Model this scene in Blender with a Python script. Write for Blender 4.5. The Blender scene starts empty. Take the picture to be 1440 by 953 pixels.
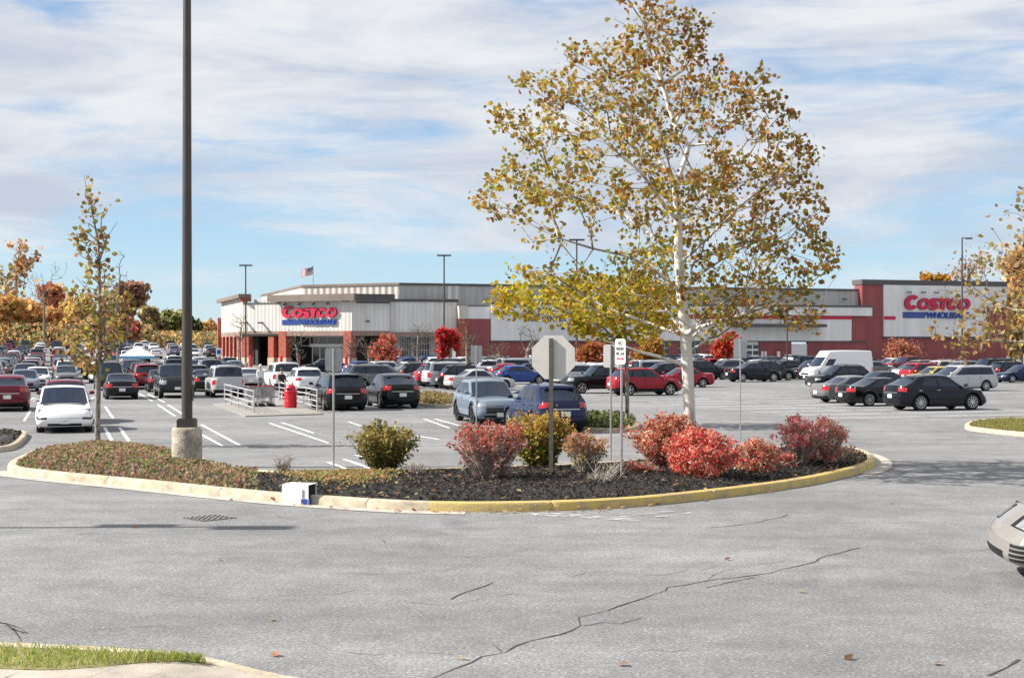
import bpy, math, random
import numpy as np
from mathutils import Vector, Matrix
random.seed(7); RNG = np.random.default_rng(11)
S = bpy.context.scene
COL = S.collection
F, CX, HY, CAMH = 2000.0, 720.0, 484.0, 2.6      # focal length and horizon of the photograph, camera height
PI = math.pi
def sm(a, b, x):
    t = min(1.0, max(0.0, (x - a) / (b - a))); return t * t * (3 - 2 * t)
def zt(x, y):                                      # the lie of the land
    z = -0.5 * sm(31, 44, y)
    z += 3.0 * sm(120, 380, y) * sm(-22, -55, x)
    return z
def G(px, py):                                     # where the sight line through a photo point meets the ground
    lo = None
    f = lambda Y: CAMH - (py - HY) / F * Y - zt((px - CX) / F * Y, Y)
    y = 5.0
    while y < 900 and f(y) > 0: y *= 1.02
    a, b = y / 1.02, y
    for _ in range(40):
        m = (a + b) / 2
        if f(m) > 0: a = m
        else: b = m
    return Vector(((px - CX) / F * a, a, zt((px - CX) / F * a, a)))
def PX(px, py, Y): return Vector(((px - CX) / F * Y, Y, CAMH - (py - HY) / F * Y))
TH = math.radians(18)
D2 = Vector((math.cos(TH), math.sin(TH), 0)); D1 = Vector((-math.sin(TH), math.cos(TH), 0))
AWAY, TOWARD, RIGHTW, LEFTW = 90 + 18, 270 + 18, 18, 198

# ------------------------------------------------------------------ materials
MATS = {}
def nodes(m):
    m.use_nodes = True
    return m.node_tree.nodes, m.node_tree.links
def mat(name, col, rough=0.6, metal=0.0, spec=0.5, noise=None, bump=None, coat=0, emis=None, coords='Object'):
    """noise=(scale, amount) mottles the colour; bump=(scale, strength)"""
    if name in MATS: return MATS[name]
    m = bpy.data.materials.new(name); N, Lk = nodes(m)
    b = N['Principled BSDF']
    b.inputs['Base Color'].default_value = (*col, 1); b.inputs['Roughness'].default_value = rough
    b.inputs['Metallic'].default_value = metal; b.inputs['Specular IOR Level'].default_value = spec
    b.inputs['Coat Weight'].default_value = coat; b.inputs['Coat Roughness'].default_value = 0.06
    if noise or bump:
        tc = N.new('ShaderNodeTexCoord')
    if noise:
        nz = N.new('ShaderNodeTexNoise'); nz.inputs['Scale'].default_value = noise[0]; nz.inputs['Detail'].default_value = 6
        nz.inputs['Roughness'].default_value = .65
        Lk.new(tc.outputs[coords], nz.inputs['Vector'])
        r = N.new('ShaderNodeValToRGB'); r.color_ramp.elements[0].position = .32; r.color_ramp.elements[1].position = .68
        k = noise[1]
        r.color_ramp.elements[0].color = (*[c * (1 - k) for c in col], 1); r.color_ramp.elements[1].color = (*[min(1, c * (1 + k)) for c in col], 1)
        Lk.new(nz.outputs['Fac'], r.inputs['Fac']); Lk.new(r.outputs['Color'], b.inputs['Base Color'])
    if bump:
        nb = N.new('ShaderNodeTexNoise'); nb.inputs['Scale'].default_value = bump[0]; nb.inputs['Detail'].default_value = 4
        Lk.new(tc.outputs[coords], nb.inputs['Vector'])
        bp = N.new('ShaderNodeBump'); bp.inputs['Strength'].default_value = bump[1]; bp.inputs['Distance'].default_value = .02
        Lk.new(nb.outputs['Fac'], bp.inputs['Height']); Lk.new(bp.outputs['Normal'], b.inputs['Normal'])
    if emis:
        b.inputs['Emission Color'].default_value = (*emis[0], 1); b.inputs['Emission Strength'].default_value = emis[1]
    MATS[name] = m; return m
def asphalt():
    m = bpy.data.materials.new('asphalt'); N, Lk = nodes(m); b = N['Principled BSDF']
    g = N.new('ShaderNodeNewGeometry')
    def nz(scale, detail, rough=.6):
        n = N.new('ShaderNodeTexNoise'); n.inputs['Scale'].default_value = scale; n.inputs['Detail'].default_value = detail; n.inputs['Roughness'].default_value = rough
        Lk.new(g.outputs['Position'], n.inputs['Vector']); return n.outputs['Fac']
    def ramp(fac, a, bb, ca, cb):
        r = N.new('ShaderNodeValToRGB'); r.color_ramp.elements[0].position = a; r.color_ramp.elements[1].position = bb
        r.color_ramp.elements[0].color = (*ca, 1); r.color_ramp.elements[1].color = (*cb, 1); Lk.new(fac, r.inputs['Fac']); return r.outputs['Color']
    def mul(a, c):
        x = N.new('ShaderNodeMix'); x.data_type = 'RGBA'; x.blend_type = 'MULTIPLY'; x.inputs[0].default_value = 1
        Lk.new(a, x.inputs[6]); Lk.new(c, x.inputs[7]); return x.outputs[2]
    fine = ramp(nz(30, 5, .85), .35, .65, (.125, .126, .128), (.395, .395, .394))
    big = ramp(nz(.16, 5), .3, .7, (.70, .70, .71), (1.10, 1.10, 1.09))
    mid = ramp(nz(1.6, 6, .7), .3, .7, (.78, .78, .78), (1.14, 1.14, 1.14))
    # long stains running with the traffic, and small oil marks
    mp = N.new('ShaderNodeMapping'); mp.inputs['Scale'].default_value = (.12, .8, 1); mp.inputs['Rotation'].default_value = (0, 0, .2)
    Lk.new(g.outputs['Position'], mp.inputs['Vector'])
    sn = N.new('ShaderNodeTexNoise'); sn.inputs['Scale'].default_value = 1.2; sn.inputs['Detail'].default_value = 5; Lk.new(mp.outputs[0], sn.inputs['Vector'])
    st = ramp(sn.outputs['Fac'], .33, .62, (.86, .86, .87), (1.03, 1.03, 1.03))
    oil = ramp(nz(.42, 2), .22, .31, (.6, .6, .6), (1, 1, 1))
    vo = N.new('ShaderNodeTexVoronoi'); vo.inputs['Scale'].default_value = 24; Lk.new(g.outputs['Position'], vo.inputs['Vector'])
    stone = ramp(vo.outputs['Distance'], .12, .42, (1.32, 1.31, 1.30), (.87, .87, .875))
    c = mul(mul(mul(mul(mul(fine, big), mid), st), oil), stone)
    Lk.new(c, b.inputs['Base Color']); b.inputs['Roughness'].default_value = .9; b.inputs['Specular IOR Level'].default_value = .25
    bp = N.new('ShaderNodeBump'); bp.inputs['Strength'].default_value = .5; bp.inputs['Distance'].default_value = .01
    Lk.new(nz(45, 4, .8), bp.inputs['Height']); Lk.new(bp.outputs['Normal'], b.inputs['Normal'])
    return m
def paint_mat():
    m = bpy.data.materials.new('car_paint'); N, Lk = nodes(m); b = N['Principled BSDF']
    o = N.new('ShaderNodeObjectInfo'); Lk.new(o.outputs['Color'], b.inputs['Base Color'])
    b.inputs['Roughness'].default_value = .22; b.inputs['Metallic'].default_value = 0; b.inputs['Specular IOR Level'].default_value = .2; b.inputs['Coat Weight'].default_value = .42; b.inputs['Coat Roughness'].default_value = .03
    return m
def ribbed(name, col, pitch, depth=.03, vary=.06, dirt=.2, axis=None, seam=.86):
    """vertical metal ribs along the wall (object space runs along the wall direction given)"""
    m = bpy.data.materials.new(name); N, Lk = nodes(m); b = N['Principled BSDF']
    g = N.new('ShaderNodeNewGeometry')
    dp = N.new('ShaderNodeVectorMath'); dp.operation = 'DOT_PRODUCT'; dp.inputs[1].default_value = axis or tuple(D2); Lk.new(g.outputs['Position'], dp.inputs[0])
    ml = N.new('ShaderNodeMath'); ml.operation = 'MULTIPLY'; ml.inputs[1].default_value = 2 * PI / pitch; Lk.new(dp.outputs['Value'], ml.inputs[0])
    sn = N.new('ShaderNodeMath'); sn.operation = 'SINE'; Lk.new(ml.outputs[0], sn.inputs[0])
    bp = N.new('ShaderNodeBump'); bp.inputs['Strength'].default_value = .5; bp.inputs['Distance'].default_value = depth
    Lk.new(sn.outputs[0], bp.inputs['Height']); Lk.new(bp.outputs['Normal'], b.inputs['Normal'])
    mp = N.new('ShaderNodeMapping'); mp.inputs['Scale'].default_value = (.8, .8, .12); Lk.new(g.outputs['Position'], mp.inputs['Vector'])
    nz = N.new('ShaderNodeTexNoise'); nz.inputs['Scale'].default_value = .9; nz.inputs['Detail'].default_value = 6; Lk.new(mp.outputs[0], nz.inputs['Vector'])
    r = N.new('ShaderNodeValToRGB'); r.color_ramp.elements[0].position = .3; r.color_ramp.elements[1].position = .7
    r.color_ramp.elements[0].color = (*[c * (1 - dirt) for c in col], 1); r.color_ramp.elements[1].color = (*[min(1, c * (1 + vary)) for c in col], 1)
    Lk.new(nz.outputs['Fac'], r.inputs['Fac'])
    # the groove itself is a slightly duller colour
    gt = N.new('ShaderNodeMath'); gt.operation = 'GREATER_THAN'; gt.inputs[1].default_value = seam; Lk.new(sn.outputs[0], gt.inputs[0])
    mx = N.new('ShaderNodeMix'); mx.data_type = 'RGBA'; mx.blend_type = 'MULTIPLY'; Lk.new(gt.outputs[0], mx.inputs[0]); Lk.new(r.outputs['Color'], mx.inputs[6]); mx.inputs[7].default_value = (.84, .84, .84, 1)
    Lk.new(mx.outputs[2], b.inputs['Base Color']); b.inputs['Roughness'].default_value = .55
    return m
def leaf_mat(name, trans=.4, gloss=.25):
    m = bpy.data.materials.new(name); N, Lk = nodes(m); b = N['Principled BSDF']; out = N['Material Output']
    a = N.new('ShaderNodeAttribute'); a.attribute_name = 'tint'
    b.inputs['Roughness'].default_value = .6; b.inputs['Specular IOR Level'].default_value = gloss
    t = N.new('ShaderNodeBsdfTranslucent'); mx = N.new('ShaderNodeMixShader'); mx.inputs[0].default_value = trans
    Lk.new(a.outputs['Color'], b.inputs['Base Color']); Lk.new(a.outputs['Color'], t.inputs['Color'])
    Lk.new(b.outputs[0], mx.inputs[1]); Lk.new(t.outputs[0], mx.inputs[2]); Lk.new(mx.outputs[0], out.inputs['Surface'])
    return m
ASPHALT = asphalt(); LEAF = leaf_mat('leaf', .5)
CONC = mat('kerb_concrete', (.44, .375, .275), .85, noise=(4, .34), bump=(40, .4))
GUTTER = mat('gutter_concrete', (.42, .39, .34), .9, noise=(3, .25), bump=(40, .3))
KYEL = mat('kerb_yellow_paint', (.52, .36, .09), .75, noise=(4, .42), bump=(30, .4))
_r = [n for n in KYEL.node_tree.nodes if n.type == 'VALTORGB'][0].color_ramp.elements; _r[0].color = (.34, .28, .18, 1); _r[1].color = (.56, .40, .12, 1); _r[0].position = .30; _r[1].position = .56
SOIL = mat('mulch_soil', (.028, .025, .024), .95, noise=(14, .5), bump=(30, 1))
WPAINT = mat('road_paint', (.72, .72, .71), .8, noise=(7, .22))
FPAINT = mat('faded_road_paint', (.36, .36, .355), .85, noise=(9, .35))
def worn(name, col, lo, hi, scale):
    m = mat(name, col, .85, noise=(9, .3)); N_, L_ = m.node_tree.nodes, m.node_tree.links
    g = N_.new('ShaderNodeNewGeometry'); n = N_.new('ShaderNodeTexNoise'); n.inputs['Scale'].default_value = scale; n.inputs['Detail'].default_value = 8; n.inputs['Roughness'].default_value = .75; L_.new(g.outputs['Position'], n.inputs['Vector'])
    r = N_.new('ShaderNodeValToRGB'); r.color_ramp.elements[0].position = lo; r.color_ramp.elements[1].position = hi; L_.new(n.outputs['Fac'], r.inputs['Fac']); L_.new(r.outputs['Color'], N_['Principled BSDF'].inputs['Alpha'])
    return m
WPAINT = worn('worn_road_paint', (.74, .74, .73), .30, .46, 5); FPAINT = worn('faded_white_marking', (.5, .5, .49), .44, .66, 4)
TAR = worn('crack_tar', (.045, .045, .046), .30, .42, 9)
STEEL = mat('galvanised_steel', (.42, .42, .43), .45, .7, noise=(12, .15))
POSTG = mat('weathered_post', (.10, .105, .085), .7, .3, noise=(20, .3))
BRONZE = mat('bronze_pole', (.075, .062, .055), .5, .3, noise=(2, .15))
BLACKP = mat('black_plastic', (.009, .009, .010), .5, spec=.3)
WHITEP = mat('white_paint', (.78, .78, .77), .5)
REDP = mat('red_plastic', (.62, .012, .03), .4)

# ------------------------------------------------------------------ mesh helpers
class MB:
    def __init__(s): s.v = []; s.f = []; s.m = []
    def face(s, idx, m=0): s.f.append(idx); s.m.append(m)
    def quad(s, a, b, c, d, m=0):
        n = len(s.v); s.v += [tuple(a), tuple(b), tuple(c), tuple(d)]; s.face((n, n + 1, n + 2, n + 3), m)
    def poly(s, pts, m=0):
        n = len(s.v); s.v += [tuple(p) for p in pts]; s.face(tuple(range(n, n + len(pts))), m)
    def hexa(s, p, m=0):                      # 8 points: bottom 4 (ccw), top 4
        n = len(s.v); s.v += [tuple(q) for q in p]
        for f in ((3, 2, 1, 0), (4, 5, 6, 7), (0, 1, 5, 4), (1, 2, 6, 5), (2, 3, 7, 6), (3, 0, 4, 7)): s.face(tuple(n + i for i in f), m)
    def box(s, c, size, m=0, ax=None, ay=None, az=None):
        ax = Vector(ax or (1, 0, 0)); ay = Vector(ay or (0, 1, 0)); az = Vector(az or (0, 0, 1)); c = Vector(c)
        x, y, z = ax * size[0] / 2, ay * size[1] / 2, az * size[2] / 2
        s.hexa([c - x - y - z, c + x - y - z, c + x + y - z, c - x + y - z, c - x - y + z, c + x - y + z, c + x + y + z, c - x + y + z], m)
    def tube(s, pts, rad, n=8, m=0, cap=True):
        pts = [Vector(p) for p in pts]; k = len(pts)
        if not hasattr(rad, '__len__'): rad = [rad] * k
        base = len(s.v); prev = None
        for i in range(k):
            d = (pts[min(i + 1, k - 1)] - pts[max(i - 1, 0)])
            d = d.normalized() if d.length > 1e-9 else Vector((0, 0, 1))
            if prev is None:
                u = d.orthogonal().normalized()
                if abs(d.z) > .99: u = Vector((1, 0, 0))
            else:
                u = prev - d * prev.dot(d); u = u.normalized() if u.length > 1e-6 else d.orthogonal().normalized()
            prev = u; w = d.cross(u)
            for j in range(n):
                a = 2 * PI * j / n; s.v.append(tuple(pts[i] + (u * math.cos(a) + w * math.sin(a)) * rad[i]))
        for i in range(k - 1):
            for j in range(n):
                a, b = base + i * n + j, base + i * n + (j + 1) % n
                s.face((a, b, b + n, a + n), m)
        if cap:
            s.face(tuple(base + j for j in reversed(range(n))), m); s.face(tuple(base + (k - 1) * n + j for j in range(n)), m)
    def lathe(s, prof, n=20, c=(0, 0, 0), m=0, axis='z'):
        base = len(s.v); k = len(prof)
        for r, h in prof:
            for j in range(n):
                a = 2 * PI * j / n
                p = (r * math.cos(a), r * math.sin(a), h) if axis == 'z' else (r * math.cos(a), h, r * math.sin(a))
                s.v.append((p[0] + c[0], p[1] + c[1], p[2] + c[2]))
        for i in range(k - 1):
            mm = m[i] if hasattr(m, '__len__') else m
            for j in range(n):
                a, b = base + i * n + j, base + i * n + (j + 1) % n
                s.face((a, b, b + n, a + n) if axis == 'z' else (b, a, a + n, b + n), mm)
        mm = m[-1] if hasattr(m, '__len__') else m
        s.face(tuple(base + (k - 1) * n + j for j in range(n)), mm)
    def prism(s, pts2, to3, d, m=0):          # outline extruded along vector d
        n = len(s.v); k = len(pts2); P = [Vector(to3(*p)) for p in pts2]
        s.v += [tuple(p) for p in P] + [tuple(p + d) for p in P]
        s.face(tuple(range(n + k - 1, n - 1, -1)), m); s.face(tuple(range(n + k, n + 2 * k)), m)
        for i in range(k):
            j = (i + 1) % k; s.face((n + i, n + j, n + k + j, n + k + i), m)
    def mesh(s, name, mats, smooth=None):
        me = bpy.data.meshes.new(name); me.from_pydata(s.v, [], s.f)
        for q in (mats if isinstance(mats, (list, tuple)) else [mats]): me.materials.append(q)
        me.polygons.foreach_set('material_index', s.m)
        if smooth:
            me.polygons.foreach_set('use_smooth', [True] * len(s.f))
            if smooth is not True: me.set_sharp_from_angle(angle=math.radians(smooth))
        me.update(); return me
    def build(s, name, mats, parent=None, smooth=None):
        return link(name, s.mesh(name, mats, smooth), parent)
def link(name, data, parent=None, loc=None, rz=None):
    o = bpy.data.objects.new(name, data); COL.objects.link(o)
    if parent: o.parent = parent
    if loc is not None: o.location = loc
    if rz is not None: o.rotation_euler = (0, 0, rz)
    return o
LABELS = {}
def tag(o, label, cat, group=None):
    o['label'] = label; o['category'] = cat
    if group: o['group'] = group
    LABELS.setdefault(label, []).append(o.name); return o
def thing(name, label, cat, loc=(0, 0, 0), rz=0, group=None):
    return tag(link(name, None, None, loc, rz), label, cat, group)
def struct(o, kind='structure'): o['kind'] = kind; return o
def tint_mesh(name, verts, faces, cols, m):
    me = bpy.data.meshes.new(name); me.from_pydata(verts.tolist() if hasattr(verts, 'tolist') else verts, [], faces.tolist() if hasattr(faces, 'tolist') else faces)
    me.materials.append(m)
    at = me.color_attributes.new('tint', 'FLOAT_COLOR', 'POINT')
    at.data.foreach_set('color', np.asarray(cols, dtype=np.float32).ravel()); me.update(); return me
LOBES = [(-.6, 0), (-.42, .3), (-.3, .56), (.0, .42), (.24, .5), (.34, .26), (.64, 0), (.34, -.26), (.24, -.5), (.0, -.42), (-.3, -.56), (-.42, -.3)]
def leaf_cards(P, size, cols, up=0.0, elong=1.35, jitter=.35, fold=.25, lobed=False):
    """P (n,3) -> folded kite-shaped leaves, each with a colour of its own"""
    n = len(P); P = np.asarray(P)
    A = RNG.normal(size=(n, 3)); A /= np.linalg.norm(A, axis=1, keepdims=True)
    Bv = RNG.normal(size=(n, 3)); Bv[:, 2] *= (1 - up); Bv -= A * np.sum(A * Bv, 1, keepdims=True); Bv /= np.linalg.norm(Bv, axis=1, keepdims=True) + 1e-9
    if up > 0:
        Nn = RNG.normal(size=(n, 3)) * (1 - up); Nn[:, 2] += up * 1.5; Nn /= np.linalg.norm(Nn, axis=1, keepdims=True)
        A = RNG.normal(size=(n, 3)); A -= Nn * np.sum(A * Nn, 1, keepdims=True); A /= np.linalg.norm(A, axis=1, keepdims=True) + 1e-9
        Bv = np.cross(Nn, A)
    Nn = np.cross(A, Bv)
    s = (np.asarray(size) * (1 + jitter * RNG.uniform(-1, 1, n)))[:, None]
    a = A * s * .5 * elong; b = Bv * s * .5; c = Nn * s * fold * .5
    if lobed:
        k = len(LOBES); V = np.empty((n, k, 3))
        for i, (x, y) in enumerate(LOBES): V[:, i] = P + A * s * x + Bv * s * y * 1.05 + Nn * s * (abs(y) * .35 - .1 * x)
        Fc = np.arange(n * k).reshape(n, k); C = np.ones((n, k, 4)); C[:, :, :3] = np.asarray(cols)[:, None, :]
        return V.reshape(-1, 3), Fc, C.reshape(-1, 4)
    V = np.empty((n, 4, 3)); V[:, 0] = P - a; V[:, 1] = P + b - a * .15 + c; V[:, 2] = P + a; V[:, 3] = P - b - a * .15 + c
    Fc = np.arange(n * 4).reshape(n, 4)
    C = np.ones((n, 4, 4)); C[:, :, :3] = np.asarray(cols)[:, None, :]
    return V.reshape(-1, 3), Fc, C.reshape(-1, 4)
def pick(cols, n, vary=.25, wts=None):
    cols = np.asarray(cols, dtype=float); i = RNG.choice(len(cols), n, p=None if wts is None else np.asarray(wts) / np.sum(wts))
    return np.clip(cols[i] * (1 + vary * RNG.uniform(-1, 1, (n, 1))) * (1 + .08 * RNG.uniform(-1, 1, (n, 3))), 0, 1)
def in_poly(x, y, poly):
    r = False; j = len(poly) - 1
    for i in range(len(poly)):
        xi, yi = poly[i]; xj, yj = poly[j]
        if (yi > y) != (yj > y) and x < (xj - xi) * (y - yi) / (yj - yi) + xi: r = not r
        j = i
    return r

# ------------------------------------------------------------------ camera, light, sky
cam = bpy.data.cameras.new('camera'); co = bpy.data.objects.new('camera', cam); COL.objects.link(co)
cam.sensor_width = 36; cam.lens = F / 1440 * 36; cam.shift_y = (HY - 476.5) / 1440
cam.clip_end = 4000; co.location = (0, 0, CAMH); co.rotation_euler = (PI / 2, 0, 0); S.camera = co
EL = math.radians(39); AZK = 0.03
sd = Vector((math.cos(EL), math.cos(EL) * AZK, -math.sin(EL))).normalized()
sl = bpy.data.lights.new('sun', 'SUN'); sl.energy = 4.7; sl.angle = math.radians(.5); sl.color = (1, .94, .86)
so = bpy.data.objects.new('sun', sl); COL.objects.link(so); so.rotation_euler = sd.to_track_quat('-Z', 'Y').to_euler()
SKYK = 5.0
W = bpy.data.worlds.new('World'); S.world = W; W.use_nodes = True
N, Lk = W.node_tree.nodes, W.node_tree.links
bg = N['Background']; bg.inputs['Strength'].default_value = .11
sky = N.new('ShaderNodeTexSky'); sky.sky_type = 'NISHITA'; sky.sun_disc = False; sky.sun_elevation = EL; sky.sun_rotation = math.atan2(-sd.x, -sd.y)
sky.altitude = 0; sky.air_density = 1.1; sky.dust_density = .6; sky.ozone_density = 2.0
tc = N.new('ShaderNodeTexCoord')
def wn(scale, rot, nscale, detail, rough, dist, off=(0, 0, 0)):
    mp = N.new('ShaderNodeMapping'); mp.inputs['Scale'].default_value = scale; mp.inputs['Rotation'].default_value = rot; mp.inputs['Location'].default_value = off
    Lk.new(tc.outputs['Generated'], mp.inputs['Vector'])
    n = N.new('ShaderNodeTexNoise'); n.inputs['Scale'].default_value = nscale; n.inputs['Detail'].default_value = detail; n.inputs['Roughness'].default_value = rough; n.inputs['Distortion'].default_value = dist
    Lk.new(mp.outputs[0], n.inputs['Vector']); return n.outputs['Fac']
def wramp(fac, a, b, ca=(0, 0, 0), cb=(1, 1, 1)):
    r = N.new('ShaderNodeValToRGB'); r.color_ramp.elements[0].position = a; r.color_ramp.elements[1].position = b
    r.color_ramp.elements[0].color = (*ca, 1); r.color_ramp.elements[1].color = (*cb, 1); r.color_ramp.interpolation = 'EASE'; Lk.new(fac, r.inputs['Fac']); return r.outputs['Color']
sep = N.new('ShaderNodeSeparateXYZ'); Lk.new(tc.outputs['Generated'], sep.inputs[0])
def zramp(stops):
    r = N.new('ShaderNodeValToRGB'); e_ = r.color_ramp.elements
    for i, (p, c) in enumerate(stops):
        q = e_[i] if i < 2 else e_.new(p)
        q.position = p; q.color = (*c, 1)
    Lk.new(sep.outputs['Z'], r.inputs['Fac']); return r.outputs['Color']
K = SKYK
clear = zramp([(0.0, (.62 * K, .76 * K, .86 * K)), (1.0, (.05 * K, .11 * K, .30 * K)), (.035, (.44 * K, .68 * K, .86 * K)), (.085, (.33 * K, .57 * K, .82 * K)), (.16, (.22 * K, .42 * K, .72 * K)), (.26, (.15 * K, .31 * K, .62 * K)), (.5, (.08 * K, .17 * K, .42 * K))])
bias = zramp([(0.0, (.0, .0, .0)), (1.0, (.62, .62, .62)), (.02, (.10, .10, .10)), (.05, (.12, .12, .12)), (.10, (.40, .40, .40)), (.2, (.34, .34, .34)), (.24, (.30, .30, .30)), (.36, (.48, .48, .48))])
big = wn((2.2, 1, 8.5), (0, .12, 0), 1.55, 7, .56, .35, (3.1, 0, 1.2))
fine = wn((4, 2, 30), (0, .22, 0), 1.7, 9, .64, .9, (1.7, 0, 4.0))
ad = N.new('ShaderNodeMath'); ad.operation = 'MULTIPLY_ADD'; Lk.new(fine, ad.inputs[0]); ad.inputs[1].default_value = .5; Lk.new(big, ad.inputs[2])
ad2 = N.new('ShaderNodeMath'); ad2.operation = 'MULTIPLY_ADD'; Lk.new(bias, ad2.inputs[0]); ad2.inputs[1].default_value = .5; Lk.new(ad.outputs[0], ad2.inputs[2])
cov = wramp(ad2.outputs[0], .68, .98)
shade = wramp(wn((2, 1, 8), (0, .1, 0), 2.6, 7, .62, .5, (9, 0, 2)), .34, .66, (.54 * K, .60 * K, .71 * K), (.80 * K, .82 * K, .85 * K))
tint = N.new('ShaderNodeMix'); tint.data_type = 'RGBA'; tint.inputs[0].default_value = .8
Lk.new(sky.outputs[0], tint.inputs[6]); Lk.new(clear, tint.inputs[7])
mx = N.new('ShaderNodeMix'); mx.data_type = 'RGBA'; Lk.new(cov, mx.inputs[0]); Lk.new(tint.outputs[2], mx.inputs[6]); Lk.new(shade, mx.inputs[7])
Lk.new(mx.outputs[2], bg.inputs['Color'])
S.view_settings.view_transform = 'Standard'; S.view_settings.look = 'None'; S.view_settings.gamma = 1; S.view_settings.exposure = .93
S.render.engine = 'CYCLES'; S.cycles.max_bounces = 6; S.cycles.diffuse_bounces = 3; S.cycles.transparent_max_bounces = 6; S.cycles.use_denoising = True

# ------------------------------------------------------------------ ground
def ground():
    ys = list(np.arange(-40, 26, 6)) + list(np.arange(26, 48, .5)) + list(np.arange(48, 400, 8)) + list(np.arange(400, 1600, 100))
    xs = list(np.arange(-1200, -260, 100)) + list(np.arange(-260, 120, 6.5)) + list(np.arange(120, 1300, 100))
    b = MB(); nx = len(xs)
    for y in ys:
        for x in xs: b.v.append((x, y, zt(x, y)))
    for j in range(len(ys) - 1):
        for i in range(nx - 1): a = j * nx + i; b.face((a, a + 1, a + nx + 1, a + nx))
    struct(b.build('asphalt_ground', ASPHALT, smooth=True))
ground()
def ribbon(pts, w, mb, dz=.006, m=0, step=.6, jit=0):
    P = [Vector((p[0], p[1], 0)) for p in pts]; out = []
    for a, c in zip(P, P[1:]):
        k = max(1, int((c - a).length / step))
        for i in range(k): out.append(a.lerp(c, i / k))
    out.append(P[-1]); rows = []
    for i, p in enumerate(out):
        d = (out[min(i + 1, len(out) - 1)] - out[max(0, i - 1)]).normalized(); n = Vector((-d.y, d.x, 0))
        if jit: p = p + n * random.uniform(-jit, jit)
        ww = w * (random.uniform(.35, 1.4) if jit else 1)
        a, c = p + n * ww / 2, p - n * ww / 2
        rows.append(((a.x, a.y, zt(a.x, a.y) + dz), (c.x, c.y, zt(c.x, c.y) + dz)))
    for (a, c), (e, f) in zip(rows, rows[1:]): mb.quad(c, f, e, a, m)
# cracks
ck = MB()
def crack(pix, w, jit): ribbon([G(*p) for p in pix], w, ck, .005, 0, .22, jit)
crack([(596, 960), (640, 940), (672, 922), (706, 916), (742, 900), (790, 892), (822, 880), (818, 868), (850, 858), (884, 846), (910, 840), (940, 826), (985, 818), (1030, 812), (1085, 806), (1120, 796), (1165, 782), (1210, 770)], .02, .045)
crack([(630, 842), (660, 832), (690, 818)], .02, .04); crack([(990, 826), (1040, 815), (1060, 812)], .015, .03)
crack([(1000, 742), (1050, 737), (1110, 724)], .02, .03); crack([(1390, 950), (1420, 938), (1440, 928)], .03, .05)
for y0 in (872, 880, 888, 877): crack([(-6, y0), (14, y0 + random.uniform(-6, 6)), (38, y0 + 14 + random.uniform(-4, 6))], .018, .05)
rc = random.Random(3)
for _ in range(15):
    x, y = rc.uniform(60, 1420), rc.uniform(735, 925); n_ = rc.randint(3, 7); P_ = [(x, y)]
    for _k in range(n_): x += rc.uniform(14, 34); y += rc.uniform(-6, 3); P_.append((x, y))
    crack(P_, .007, .035)
crack([(822, 880), (846, 874), (870, 876), (902, 868)], .012, .04); crack([(706, 916), (690, 906), (668, 902)], .012, .04); crack([(985, 818), (1002, 808), (1040, 798), (1090, 790)], .010, .04)
struct(ck.build('road_cracks', TAR))

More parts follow.
